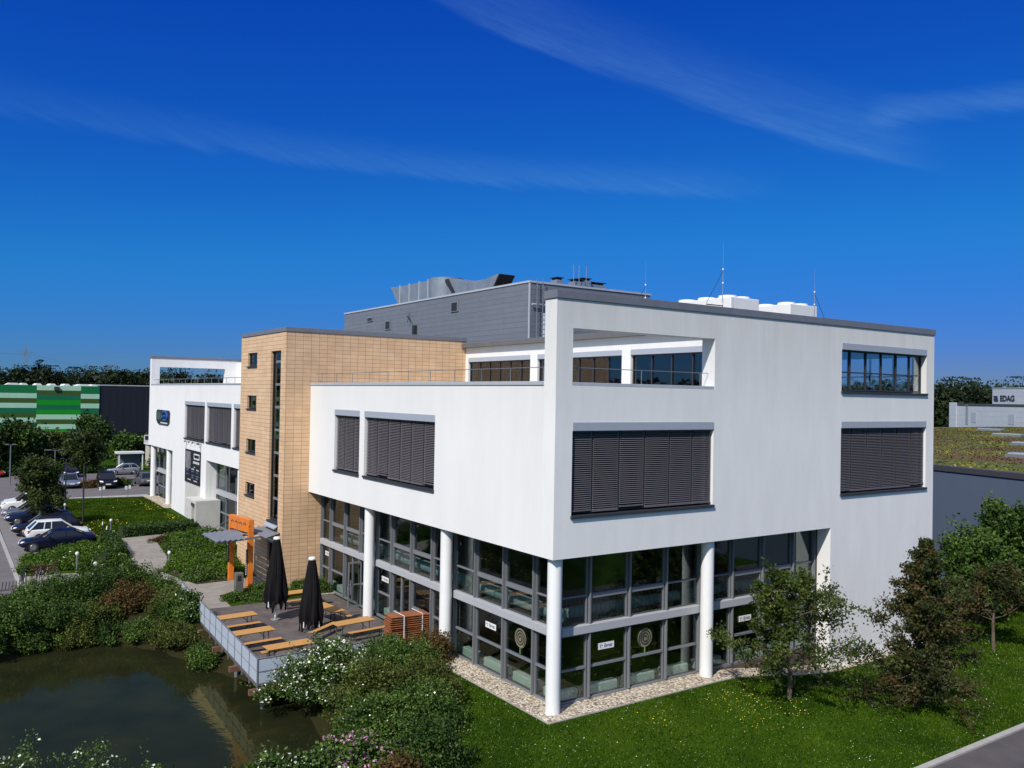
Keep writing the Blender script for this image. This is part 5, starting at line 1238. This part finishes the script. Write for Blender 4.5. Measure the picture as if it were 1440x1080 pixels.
# lawn blades and flowers (nobody could count them)
rng = np.random.default_rng(9)
def blades(name, n, xr, yr, keep, hgt, wid, label=None):
    x = rng.uniform(*xr, n); y = rng.uniform(*yr, n); k = keep(x, y); x = x[k]; y = y[k]; n = len(x); z = H(x, y)
    a = rng.uniform(0, 6.283, n); hh = hgt*rng.uniform(.5, 1.3, n); ww = wid*rng.uniform(.6, 1.3, n); ln = rng.normal(size=(n, 2))*hh[:, None]*.55
    dx_ = np.cos(a)*ww; dy_ = np.sin(a)*ww
    v = np.stack([np.stack([x-dx_, y-dy_, z-.01], 1), np.stack([x+dx_, y+dy_, z-.01], 1), np.stack([x+ln[:, 0], y+ln[:, 1], z+hh], 1)], 1)
    patch = .5+.24*np.sin(x*.9+1.3*np.sin(y*.7))*np.cos(y*1.1+.8*np.sin(x*.6))+.16*np.sin(x*2.3+y*1.1+2*np.sin(y*1.9))
    np_mesh(name, v.reshape(-1, 3), L_GRASS, np.clip(patch+rng.normal(size=n)*.34, 0, 1), None, nv=3, kind='stuff')
inl = lambda x, y: ((y < -.42) | ((x < -.4) & (y < 8.6))) & (y > -8.2) & (pond_sd(x, y) > .3) & ~((x > 16) & (y > -.5) & (x < 25.4))
blades('lawn_grass', 150000, (-6, 34), (-8.2, 8.6), inl, .085, .022)
blades('lawn_grass', 40000, (25.3, 40), (-8.2, 14), lambda x, y: np.ones_like(x, bool), .1, .03)
blades('lawn_grass', 60000, (-8.8, -.3), (47.5, 68.8), lambda x, y: (x < -.6), .10, .035)
def dots(name, n, xr, yr, keep, size, m_):
    x = rng.uniform(*xr, n); y = rng.uniform(*yr, n); k = keep(x, y); x = x[k]; y = y[k]
    c = np.stack([x, y, H(x, y)+.085], 1); np_mesh(name, leaf_quads(c, size, rng, flat=1.2, ar=.9).reshape(-1, 3), m_, None, None, kind='stuff')
pat = lambda x, y: (np.sin(x*.8+2*np.sin(y*.5))*np.cos(y*.9+np.sin(x*.7))+rng.normal(size=len(x))*.5) > .35
dots('daisies', 4200, (-4, 34), (-8.2, 6), lambda x, y: inl(x, y) & pat(x, y), .019, FLOWERW)
dots('clover_heads', 14000, (-6, 34), (-8.2, 8.6), lambda x, y: inl(x, y), .013, mat('clover_blossom', (.30, .36, .17), .8))
dots('buttercups', 700, (3, 10), (-4.5, -1.2), lambda x, y: pat(x, y), .022, FLOWERY)
dots('buttercups', 2600, (-8.6, -.6), (50, 68), lambda x, y: ((np.hypot((x+6.6)/1.6, (y-52)/3.2) < 1) | (np.hypot((x+1.6)/1.0, (y-62)/4) < 1) | (np.hypot((x+.9)/.7, (y-52)/5) < 1) | (rng.random(len(x)) < .02)) & (rng.random(len(x)) < .4), .045, FLOWERY)

# ------------------------------------------------------------------ buildings around
GB = thing('striped_hall', 'long hall clad in green and mint horizontal stripes beyond the car park', 'building', (0, 152, 2))
CO = {'g': (.003, .16, .042), 'b': (.004, .27, .006), 'o': (.045, .095, .012), 'm': (.40, .64, .48), 't': (.004, .14, .06)}
MG = {k: mat('stripe_'+k, c, .45, var=.08, scale=.6) for k, c in CO.items()}
order = list(CO)
m = MB(); bh = .887
def stripes(x0, x1, seq):
    z = 12.95
    for ch in seq:
        h_ = bh*(1.65 if ch.isupper() else 1.0); m.m = order.index(ch.lower()); z1 = max(1.9, z-h_); m.quad((x0, 152, z1), (x1, 152, z1), (x1, 152, z), (x0, 152, z)); z = z1
        if z <= 1.91: break
stripes(-60, -35, 'Gmomtobmobmt'); stripes(-35, -20, 'mobtbmtobmtb'); stripes(-20, -3.08, 'Gmomtomtgbomt'); stripes(-3.08, 4.14, 'motbtbmombott'); stripes(4.14, 7.3, 'Gmomtotbmbtt')
m.m = order.index('g'); m.quad((7.3, 152, 1.9), (7.3, 190, 1.9), (7.3, 190, 12.95), (7.3, 152, 12.95)); m.quad((-60, 152, 12.95), (7.3, 152, 12.95), (7.3, 190, 12.9), (-60, 190, 12.9))
m.build('wall', [MG[k] for k in order], GB, fix=False)
for i in range(14):
    m = MB(); x = -24+i*2.3; w = 1.6 if i % 5 == 2 else .8
    m.prism([(x, 153, 12.96), (x+w*1.5, 153, 12.96), (x+w*1.1, 153, 13.30), (x+w*.4, 153, 13.30)], (0, 6, 0)); m.build('roof_light', WHITEP, GB)
m = MB(); m.box(-.3, .5, 151.7, 151.95, 12.1, 12.75); m.build('emblem', INTD, GB)
m = MB(); m.box(-40, 7.2, 151.6, 151.95, 1.2, 2.3); m.build('plinth', CONC, GB)
BBH = thing('dark_hall', 'large flat black hall adjoining the green striped hall', 'building', (20, 152, 2))
NAVYC = brick('black_cladding', (.010, .010, .017), (.012, .012, .020), (.004, .004, .006), 1.2, 30, .05, 'xz', .5, 0, .1)
m = MB(); m.box(7.32, 60, 152.2, 190, 2.2, 13.1); m.build('wall', NAVYC, BBH)
m = MB(); m.box(7.32, 60, 152.1, 190, 13.11, 13.3); m.build('coping', COPLIGHT, BBH)
m = MB(); m.box(7.32, 60, 151.4, 152.19, 1.2, 2.7); m.build('plinth', CONC, BBH)
m = MB()
for k in range(30): m.box(8.5+k*.7, 8.9+k*.7, 152.1, 152.19, 2.75, 4.3)
m.build('window', CARGL, BBH)
t = thing('shelter', 'small shelter with white roof edge and grey wall behind the silver car', 'shelter', (3.6, 101, 1.5))
z = h1(3.6, 101)
m = MB(); m.box(2.3, 5.2, 101.6, 101.8, z, z+2.2); m.build('wall', mat('shelter_grey', (.16, .18, .22), .6), t)
m = MB(); m.box(2.0, 5.4, 99.9, 102, z+2.25, z+2.5); m.build('roof', WHITEP, t)
for x in (2.2, 5.15): m = MB(); m.box(x, x+.14, 100, 100.15, z, z+2.25); m.build('post', WHITEP, t)
t = thing('utility_hut', 'beige utility hut partly behind the first white column', 'hut', (8.6, 105, 1.6)); z = h1(8.6, 105)
m = MB(); m.box(6.9, 10.5, 104.5, 107, z-.2, z+3.1); m.build('wall', mat('beige_render', (.50, .46, .40), .85, var=.12, scale=1), t); m = MB(); m.box(6.7, 10.7, 104.3, 107.2, z+3.11, z+3.3); m.build('roof', WHITEP, t)
m = MB(); m.box(7.6, 8.5, 104.45, 104.49, z, z+2.1); m.build('door', STEEL, t)
t = thing('road_sign', 'white edged board on a post by the left end of the long facade', 'sign', (4.5, 88, 1.5)); z = h1(4.5, 88)
m = MB(); m.tube((4.4, 90, z), (4.4, 90, z+5.2), .06); m.build('post', STEEL, t); m = MB(); m.box(3.4, 5.2, 89.9, 89.95, z+4.3, z+5.3); m.build('board', WHITESIGN, t); m = MB(); m.box(3.5, 5.1, 89.87, 89.895, z+4.7, z+5.2); m.build('panel', DARKST, t)

# low hall with the planted roof at the right
PH = thing('planted_roof_hall', 'low blue grey hall with colourful planted flat roof beyond the right end of the building', 'building', (45, 5, 0))
BG_ = mat('blue_grey_cladding', (.085, .110, .165), .55, var=.05, scale=.5, stretch=(1, 1, .1))
xw = lambda y: 41.57+(y-9.3)*.2486
m = MB()
a, b_ = (xw(-30), -30), (xw(72), 72); c, d = (190, 66), (190, -30)
m.prism([(a[0], a[1], -.3), (d[0], d[1], -.3), (c[0], c[1], -.3), (b_[0], b_[1], -.3)], (0, 0, 8.0)); m.build('wall', BG_, PH)
m = MB()
for (p, q) in ((a, b_),):
    m.prism([(p[0]-.1, p[1], 7.705), (p[0]+.7, p[1], 7.705), (q[0]+.7, q[1], 7.705), (q[0]-.1, q[1], 7.705)], (0, 0, .35))
m.build('coping', mat('dark_roof_edge', (.045, .045, .055), .6), PH)
m = MB(); m.prism([(a[0]+.75, a[1], 7.702), (a[0]+1.5, a[1], 7.702), (b_[0]+1.5, b_[1], 7.702), (b_[0]+.75, b_[1], 7.702)], (0, 0, .12)); m.build('gravel_margin', CONC, PH)
sm = bpy.data.materials.new('sedum_planting'); nt, ns, lk = nodes_of(sm); b = ns['Principled BSDF']
tc = ns.new('ShaderNodeTexCoord'); n1 = ns.new('ShaderNodeTexNoise'); n1.inputs['Scale'].default_value = .10; n1.inputs['Detail'].default_value = 9; n1.inputs['Roughness'].default_value = .66
lk.new(tc.outputs['Object'], n1.inputs[0]); rp = ns.new('ShaderNodeValToRGB'); e = rp.color_ramp.elements
e[0].position = .34; e[0].color = (.12, .035, .02, 1); e[1].position = .68; e[1].color = (.022, .05, .008, 1)
for p_, c_ in ((.42, (.09, .055, .018)), (.49, (.095, .10, .008)), (.56, (.045, .08, .008)), (.62, (.16, .15, .008))): k = e.new(p_); k.color = (*c_, 1)
lk.new(n1.outputs['Fac'], rp.inputs[0]); lk.new(rp.outputs[0], b.inputs['Base Color']); b.inputs['Roughness'].default_value = .95
m = MB(); m.prism([(a[0]+1.52, a[1], 7.704), (189, -29.9, 7.704), (189, 65.5, 7.704), (b_[0]+1.52, b_[1]-.5, 7.704)], (0, 0, .18)); m.build('roof_planting', sm, PH)
rg = np.random.default_rng(31)
n = 60000; px_ = rg.uniform(44, 185, n); py_ = rg.uniform(-25, 64, n); ok = px_ > xw(py_)+2; px_ = px_[ok]; py_ = py_[ok]
L_SED = leafmat('sedum_tufts', (.16, .045, .02), (.075, .115, .009), (.30, .25, .012), .1)
vv = np.clip(.5+.55*np.sin(px_*.16+np.sin(py_*.25)*1.7)*np.cos(py_*.27+np.sin(px_*.11)*2)+rg.normal(size=len(px_))*.2, 0, 1)
np_mesh('sedum', leaf_quads(np.stack([px_, py_, np.full(len(px_), 7.91)], 1), .13, rg, flat=1.2).reshape(-1, 3), L_SED, vv, PH, kind='stuff')
for k, (x, y) in enumerate([(60, 9), (84, 20), (112, 36), (66, 24), (135, 50)]):
    m = MB(); m.box(x, x+1.6, y, y+4.2, 7.88, 8.2); f = m.build('roof_light', STEEL, PH); m = MB(); m.box(x+.15, x+1.45, y+.15, y+4.05, 8.202, 8.3); m.build('dome', BOXGREY, f)
# pale building behind it
EB = thing('pale_office', 'pale grey building with dark lettering behind the planted roof at the right', 'building', (176, 75, 0))
A = Vector((181.7, 83, 0)); B_ = Vector((171.8, 63.1, 0)); D = (B_-A).normalized(); NV = Vector((D.y, -D.x, 0))
if NV.x > 0: NV = -NV
PALE = brick('pale_panel_wall', (.46, .49, .55), (.48, .51, .57), (.34, .36, .40), 60., 1.1, .03, 'yz', .6, .5, .06)
def slabw(s0, s1, z0, z1, d0, d1, name, m_, par=EB):
    m = MB(); p = A+D*s0; q = A+D*s1; m.prism([p+NV*d0+Vector((0, 0, z0)), q+NV*d0+Vector((0, 0, z0)), q+NV*d1+Vector((0, 0, z0)), p+NV*d1+Vector((0, 0, z0))], (0, 0, z1-z0)); return m.build(name, m_, par)
slabw(-1.5, 60, 0, 12.2, 0, -25, 'wall', PALE); slabw(-1.7, 60, 12.21, 12.7, .1, -25.2, 'coping', mat('dark_roof_line', (.06, .065, .075), .6))
slabw(-1.9, .6, 5, 12.9, .35, .11, 'corner_pier', PALE)
slabw(7.2, 60, 12.71, 16.2, -4, -22, 'upper_wall', PALE); slabw(7.1, 60, 16.21, 16.4, -3.9, -22.1, 'coping', COPLIGHT)
slabw(5.5, 7.2, 8.3, 10.7, .06, .005, 'door', BOXGREY); slabw(17.5, 19.4, 8.3, 10.5, .06, .005, 'door', BOXGREY); slabw(18.2, 22, 12.9, 14.4, -3.6, -3.99, 'window', mat('pale_green_glass', (.12, .2, .13), .2))
m = MB()
for s in (3.9, 4.5): p = A+D*s+NV*.2; m.tube((p.x, p.y, 8), (p.x, p.y, 12.6), .05, n=5)
for z in np.arange(8.2, 12.4, .45): p = A+D*3.9+NV*.2; q = A+D*4.5+NV*.2; m.tube((p.x, p.y, z), (q.x, q.y, z), .04, n=5)
m.build('ladder', STEEL, EB)
me = text_mesh('EDAG', 1.75, .05, .028); me.materials.clear(); me.materials.append(mat('dark_lettering', (.03, .04, .06), .5))
# letters read along D when seen from the roof side
X = D; Z_ = NV; M = Matrix((X, Vector((0, 0, 1)), Z_)).transposed().to_4x4(); c = A+D*12.1+NV*-3.9; me.transform(Matrix.Translation(Vector((c.x, c.y, 13.95))-EB.location) @ M @ Matrix.Shear('XY', 4, (0, 0)) )
o = bpy.data.objects.new('lettering', me); COL.objects.link(o); o.parent = EB
for k in range(4):
    slabw(7.9-.2*(k % 2), 9.2-.1*k, 13.35+k*.33, 13.56+k*.33, -3.85, -3.98, 'emblem', MATS['dark_lettering'])

# ------------------------------------------------------------------ pylons, wires, forest
def pylon(x, y, zt, zarm, arm, label):
    t = thing('power_pylon', label, 'pylon', (x, y, 2), 'power pylons beyond the forest'); m = MB(); PYL = mat('pylon_steel', (.20, .23, .27), .6)
    for sx in (-1, 1):
        for sy in (-1, 1): m.tube((x+sx*2.6, y+sy*2.6, 0), (x+sx*.35, y+sy*.35, zt), .14, n=4)
    zz = 3
    while zz < zt-3:
        f0 = 1-zz/zt; f1 = 1-(zz+4)/zt; w0 = .35+2.25*f0; w1 = .35+2.25*f1
        for s in (-1, 1): m.tube((x-s*w0, y-w0, zz), (x+s*w1, y-w1, zz+4), .08, n=4); m.tube((x-s*w0, y+w0, zz), (x+s*w1, y+w1, zz+4), .08, n=4)
        zz += 4
    m.build('lattice_mast', PYL, t)
    m = MB(); m.tube((x-arm, y, zarm), (x+arm, y, zarm), .16, n=4); m.tube((x-arm, y, zarm), (x, y, zarm+1.6), .1, n=4); m.tube((x+arm, y, zarm), (x, y, zarm+1.6), .1, n=4); m.build('cross_arm', PYL, t)
    m = MB()
    for k in (-1, -.68, -.36, .36, .68, 1): m.tube((x+arm*k, y, zarm), (x+arm*k, y, zarm-1.3), .2, n=5)
    m.build('insulator', PYL, t)
pylon(37.3, 700, 43.5, 38.8, 5.4, 'lattice power pylon above the forest at the left, the nearer and taller one')
pylon(125.7, 900, 37.5, 35.2, 4.5, 'tiny lattice power pylon just left of the far end of the white building')
m = MB()
for k in (-.9, .9):
    pr = None
    for i in range(25):
        f = i/24; p = (37.3+(125.7-37.3)*f+5*k, 700+200*f, 37.4+(34-37.4)*f-8*4*f*(1-f)*.35)
        if pr: m.tube(pr, p, .05, n=4, cap=False)
        pr = p
    pr = None
    for i in range(25):
        f = i/24; p = (37.3-150*f+5*k, 700-60*f, 37.4+2*f-8*4*f*(1-f)*.35)
        if pr: m.tube(pr, p, .05, n=4, cap=False)
        pr = p
o = m.build('power_line', MATS['pylon_steel'], fix=False); tag(o, 'thin overhead power line wires strung between the far pylons', 'power line')
def forest():
    rng = np.random.default_rng(77); Cs = []; Vs = []; Ss = []
    def one(x, y, h_, w, n, s):
        c = rng.normal(size=(n, 3)); c /= np.linalg.norm(c, axis=1)[:, None]; c *= rng.uniform(.55, 1, n)[:, None]**.5
        kk = rng.integers(0, 7, n); lob = rng.normal(size=(7, 3))*.34; c = c*.78+lob[kk]*.8
        c = c*np.array([w, w, h_*.42])+np.array([x, y, 1+h_*.60]); c[:, 2] = np.minimum(c[:, 2], h_*1.06+1)
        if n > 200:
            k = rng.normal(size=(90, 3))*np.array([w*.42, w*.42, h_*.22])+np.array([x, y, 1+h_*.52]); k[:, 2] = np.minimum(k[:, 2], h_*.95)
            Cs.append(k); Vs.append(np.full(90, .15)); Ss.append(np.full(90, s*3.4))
        Cs.append(c); Vs.append(np.clip(rng.uniform(.1, .75)+rng.normal(size=n)*.13, 0, 1)); Ss.append(np.full(n, s))
    for row in range(4):                              # north, behind the halls
        for x in np.arange(-60, 200, 5.5):
            one(x+rng.normal()*2, 395+row*9+rng.normal()*3+abs(x)*.0, rng.uniform(16.5, 21.5)+(2.2 if 8 < x < 30 and row == 1 else 0), rng.uniform(3.6, 5.2), 800, .40)
    for row in range(4):                              # east, behind the planted roof
        for y in np.arange(20, 240, 5.0):
            one(235+row*8+rng.normal()*3+max(0, (y-130))*.35, y+rng.normal()*2, rng.uniform(15.2, 19.5), rng.uniform(3.6, 5.2), 800, .34)
    for a in np.arange(0, 360, 1.1):                  # the wood goes on all round
        az = math.radians(a)
        if a < 84 or a > 350: continue
        for row in range(2): r = 260+row*12+rng.normal()*5; one(r*math.sin(az), r*math.cos(az), rng.uniform(15, 21), 4.6, 110, 1.2)
    c = np.concatenate(Cs); v = np.concatenate(Vs); s = np.concatenate(Ss)
    np_mesh('forest', leaf_quads(c, s, rng, ar=.8).reshape(-1, 3), L_WOOD, v, None, kind='stuff')
forest()

# ------------------------------------------------------------------ sun, sky, camera
SUN = Vector((-.909, -.488, 1.0)).normalized()
elev = math.asin(SUN.z); rot = math.atan2(SUN.x, SUN.y)
ld = bpy.data.lights.new('sun', 'SUN'); ld.energy = 4.6; ld.angle = math.radians(.5); ld.color = (1, .925, .84)
lo = bpy.data.objects.new('sun', ld); COL.objects.link(lo); lo.rotation_euler = (-SUN).to_track_quat('-Z', 'Y').to_euler(); lo.location = (-40, -30, 60)
wd = bpy.data.worlds.new('World'); SC.world = wd; wd.use_nodes = True; nt = wd.node_tree; ns = nt.nodes; lk = nt.links; ns.clear()
out = ns.new('ShaderNodeOutputWorld'); bg = ns.new('ShaderNodeBackground'); sk = ns.new('ShaderNodeTexSky'); sk.sky_type = 'NISHITA'; sk.sun_disc = False
sk.sun_elevation = elev; sk.sun_rotation = rot; sk.altitude = 450; sk.air_density = 1.0; sk.dust_density = .3; sk.ozone_density = 3.0
ssp = ns.new('ShaderNodeSeparateColor'); lk.new(sk.outputs[0], ssp.inputs[0]); hs = ns.new('ShaderNodeCombineColor')
SKY = .085
def sm(op, a, b_):
    n = ns.new('ShaderNodeMath'); n.operation = op
    for q, v in enumerate((a, b_)):
        if isinstance(v, float): n.inputs[q].default_value = v
        else: lk.new(v, n.inputs[q])
    return n
def tone(i_, g_, p_): return sm('MULTIPLY', sm('POWER', sm('MULTIPLY', ssp.outputs[i_], SKY).outputs[0], p_).outputs[0], g_).outputs[0]
r1 = tone(0, .27, 1.9); g1 = tone(1, .85, 1.46); b1 = tone(2, .95, .65)     # the deep blue of the photograph's sky
g2 = ns.new('ShaderNodeMath'); g2.operation = 'SMOOTH_MIN'; lk.new(g1, g2.inputs[0]); lk.new(sm('ADD', .20, sm('MULTIPLY', r1, .35).outputs[0]).outputs[0], g2.inputs[1]); g2.inputs[2].default_value = .06
b2 = sm('MAXIMUM', sm('SUBTRACT', b1, sm('MULTIPLY', r1, 1.9).outputs[0]).outputs[0], sm('MULTIPLY', r1, 1.1).outputs[0]).outputs[0]
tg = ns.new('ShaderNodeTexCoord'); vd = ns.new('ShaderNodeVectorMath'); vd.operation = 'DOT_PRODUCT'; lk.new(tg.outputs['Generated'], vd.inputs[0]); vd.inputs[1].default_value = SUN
glow = sm('MULTIPLY', sm('POWER', sm('MAXIMUM', vd.outputs['Value'], 0.).outputs[0], 1.6).outputs[0], .40).outputs[0]   # added unseen glow round the sun, lifting ambient light on the walls
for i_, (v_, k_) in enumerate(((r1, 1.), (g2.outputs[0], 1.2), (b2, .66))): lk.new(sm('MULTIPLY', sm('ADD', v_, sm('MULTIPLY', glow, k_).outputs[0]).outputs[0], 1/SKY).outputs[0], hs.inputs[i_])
tc = ns.new('ShaderNodeTexCoord'); sp = ns.new('ShaderNodeSeparateXYZ'); lk.new(tc.outputs['Generated'], sp.inputs[0])
def mth(op, a, b_=None, c=None, clamp=False):
    n = ns.new('ShaderNodeMath'); n.operation = op; n.use_clamp = clamp
    for i, v in enumerate((a, b_, c)):
        if v is None: continue
        if isinstance(v, (int, float)): n.inputs[i].default_value = v
        else: lk.new(v, n.inputs[i])
    return n.outputs[0]
az = mth('MULTIPLY', mth('ARCTAN2', sp.outputs[0], sp.outputs[1]), 57.2958); el = mth('MULTIPLY', mth('ARCSINE', sp.outputs[2]), 57.2958)
cv = ns.new('ShaderNodeCombineXYZ'); lk.new(mth('ADD', az, mth('MULTIPLY', el, 1.2)), cv.inputs[0]); lk.new(mth('MULTIPLY', mth('ADD', el, mth('MULTIPLY', az, .34)), 5.), cv.inputs[1])
nz = ns.new('ShaderNodeTexNoise'); nz.inputs['Scale'].default_value = .16; nz.inputs['Detail'].default_value = 7; nz.inputs['Roughness'].default_value = .6; lk.new(cv.outputs[0], nz.inputs['Vector'])
def ramp(x, a, b_):            # smooth 0..1 between a and b
    n = ns.new('ShaderNodeMapRange'); n.interpolation_type = 'SMOOTHSTEP'; n.inputs['From Min'].default_value = a; n.inputs['From Max'].default_value = b_; lk.new(x, n.inputs[0]); return n.outputs[0]
def band(k, c, lo_w, hi_w, a0, a1, a2, a3):   # a wisp: sharp lower edge along el = c + k*az, soft upper edge
    d = mth('SUBTRACT', el, mth('ADD', mth('MULTIPLY', az, k), c))
    d = mth('ADD', d, mth('MULTIPLY', mth('SUBTRACT', nz.outputs['Fac'], .5), 1.6))
    m_ = mth('MULTIPLY', ramp(d, -lo_w, lo_w), mth('SUBTRACT', 1.0, ramp(d, lo_w, hi_w)))
    return mth('MULTIPLY', m_, mth('MULTIPLY', ramp(az, a0, a1), mth('SUBTRACT', 1.0, ramp(az, a2, a3))))
BANDS = []
wA = band(-.35, 34.9, .35, 4.6, 22, 36, 56, 62); wB = band(-.055, 15.75, .35, 2.6, -30, 38, 44, 53); wC = band(-.02, 18.1, .5, 1.7, 56, 58.5, 80, 110)
nf = ns.new('ShaderNodeTexNoise'); nf.inputs['Scale'].default_value = .55; nf.inputs['Detail'].default_value = 8; nf.inputs['Roughness'].default_value = .7; lk.new(cv.outputs[0], nf.inputs['Vector'])
fib = mth('ADD', mth('MULTIPLY', mth('MULTIPLY', nz.outputs['Fac'], nf.outputs['Fac']), 2.6), .1)
cl = mth('MULTIPLY', mth('ADD', mth('ADD', mth('MULTIPLY', wA, .10), mth('MULTIPLY', wB, .08)), mth('MULTIPLY', wC, .12)), fib, clamp=True)
mx = ns.new('ShaderNodeMix'); mx.data_type = 'RGBA'; lk.new(cl, mx.inputs['Factor']); lk.new(hs.outputs[0], mx.inputs['A']); mx.inputs['B'].default_value = (3.6, 7.4, 10.2, 1)
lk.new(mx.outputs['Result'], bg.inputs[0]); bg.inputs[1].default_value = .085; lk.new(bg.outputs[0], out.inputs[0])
cam = bpy.data.cameras.new('camera'); co = bpy.data.objects.new('camera', cam); COL.objects.link(co); SC.camera = co
cam.sensor_width = 36; cam.sensor_fit = 'HORIZONTAL'; cam.lens = 29.918; cam.clip_start = .3; cam.clip_end = 4000
r_ = Vector((0.82676029, -0.56227035, 0.0178739)); u_ = Vector((-0.02278573, -0.00172356, 0.99973889)); f_ = Vector((0.56209272, 0.82695168, 0.01423671))
Mx = Matrix((r_, u_, -f_)).transposed().to_4x4(); Mx.translation = Vector((-18.66063596, -24.62041414, 12.51303225)); co.matrix_world = Mx
vs = SC.view_settings; vs.view_transform = 'Standard'; vs.look = 'None'; vs.exposure = 0; vs.gamma = 1; vs.use_curve_mapping = False
SC.cycles.max_bounces = 8; SC.cycles.transparent_max_bounces = 16; SC.cycles.caustics_reflective = False; SC.cycles.caustics_refractive = False
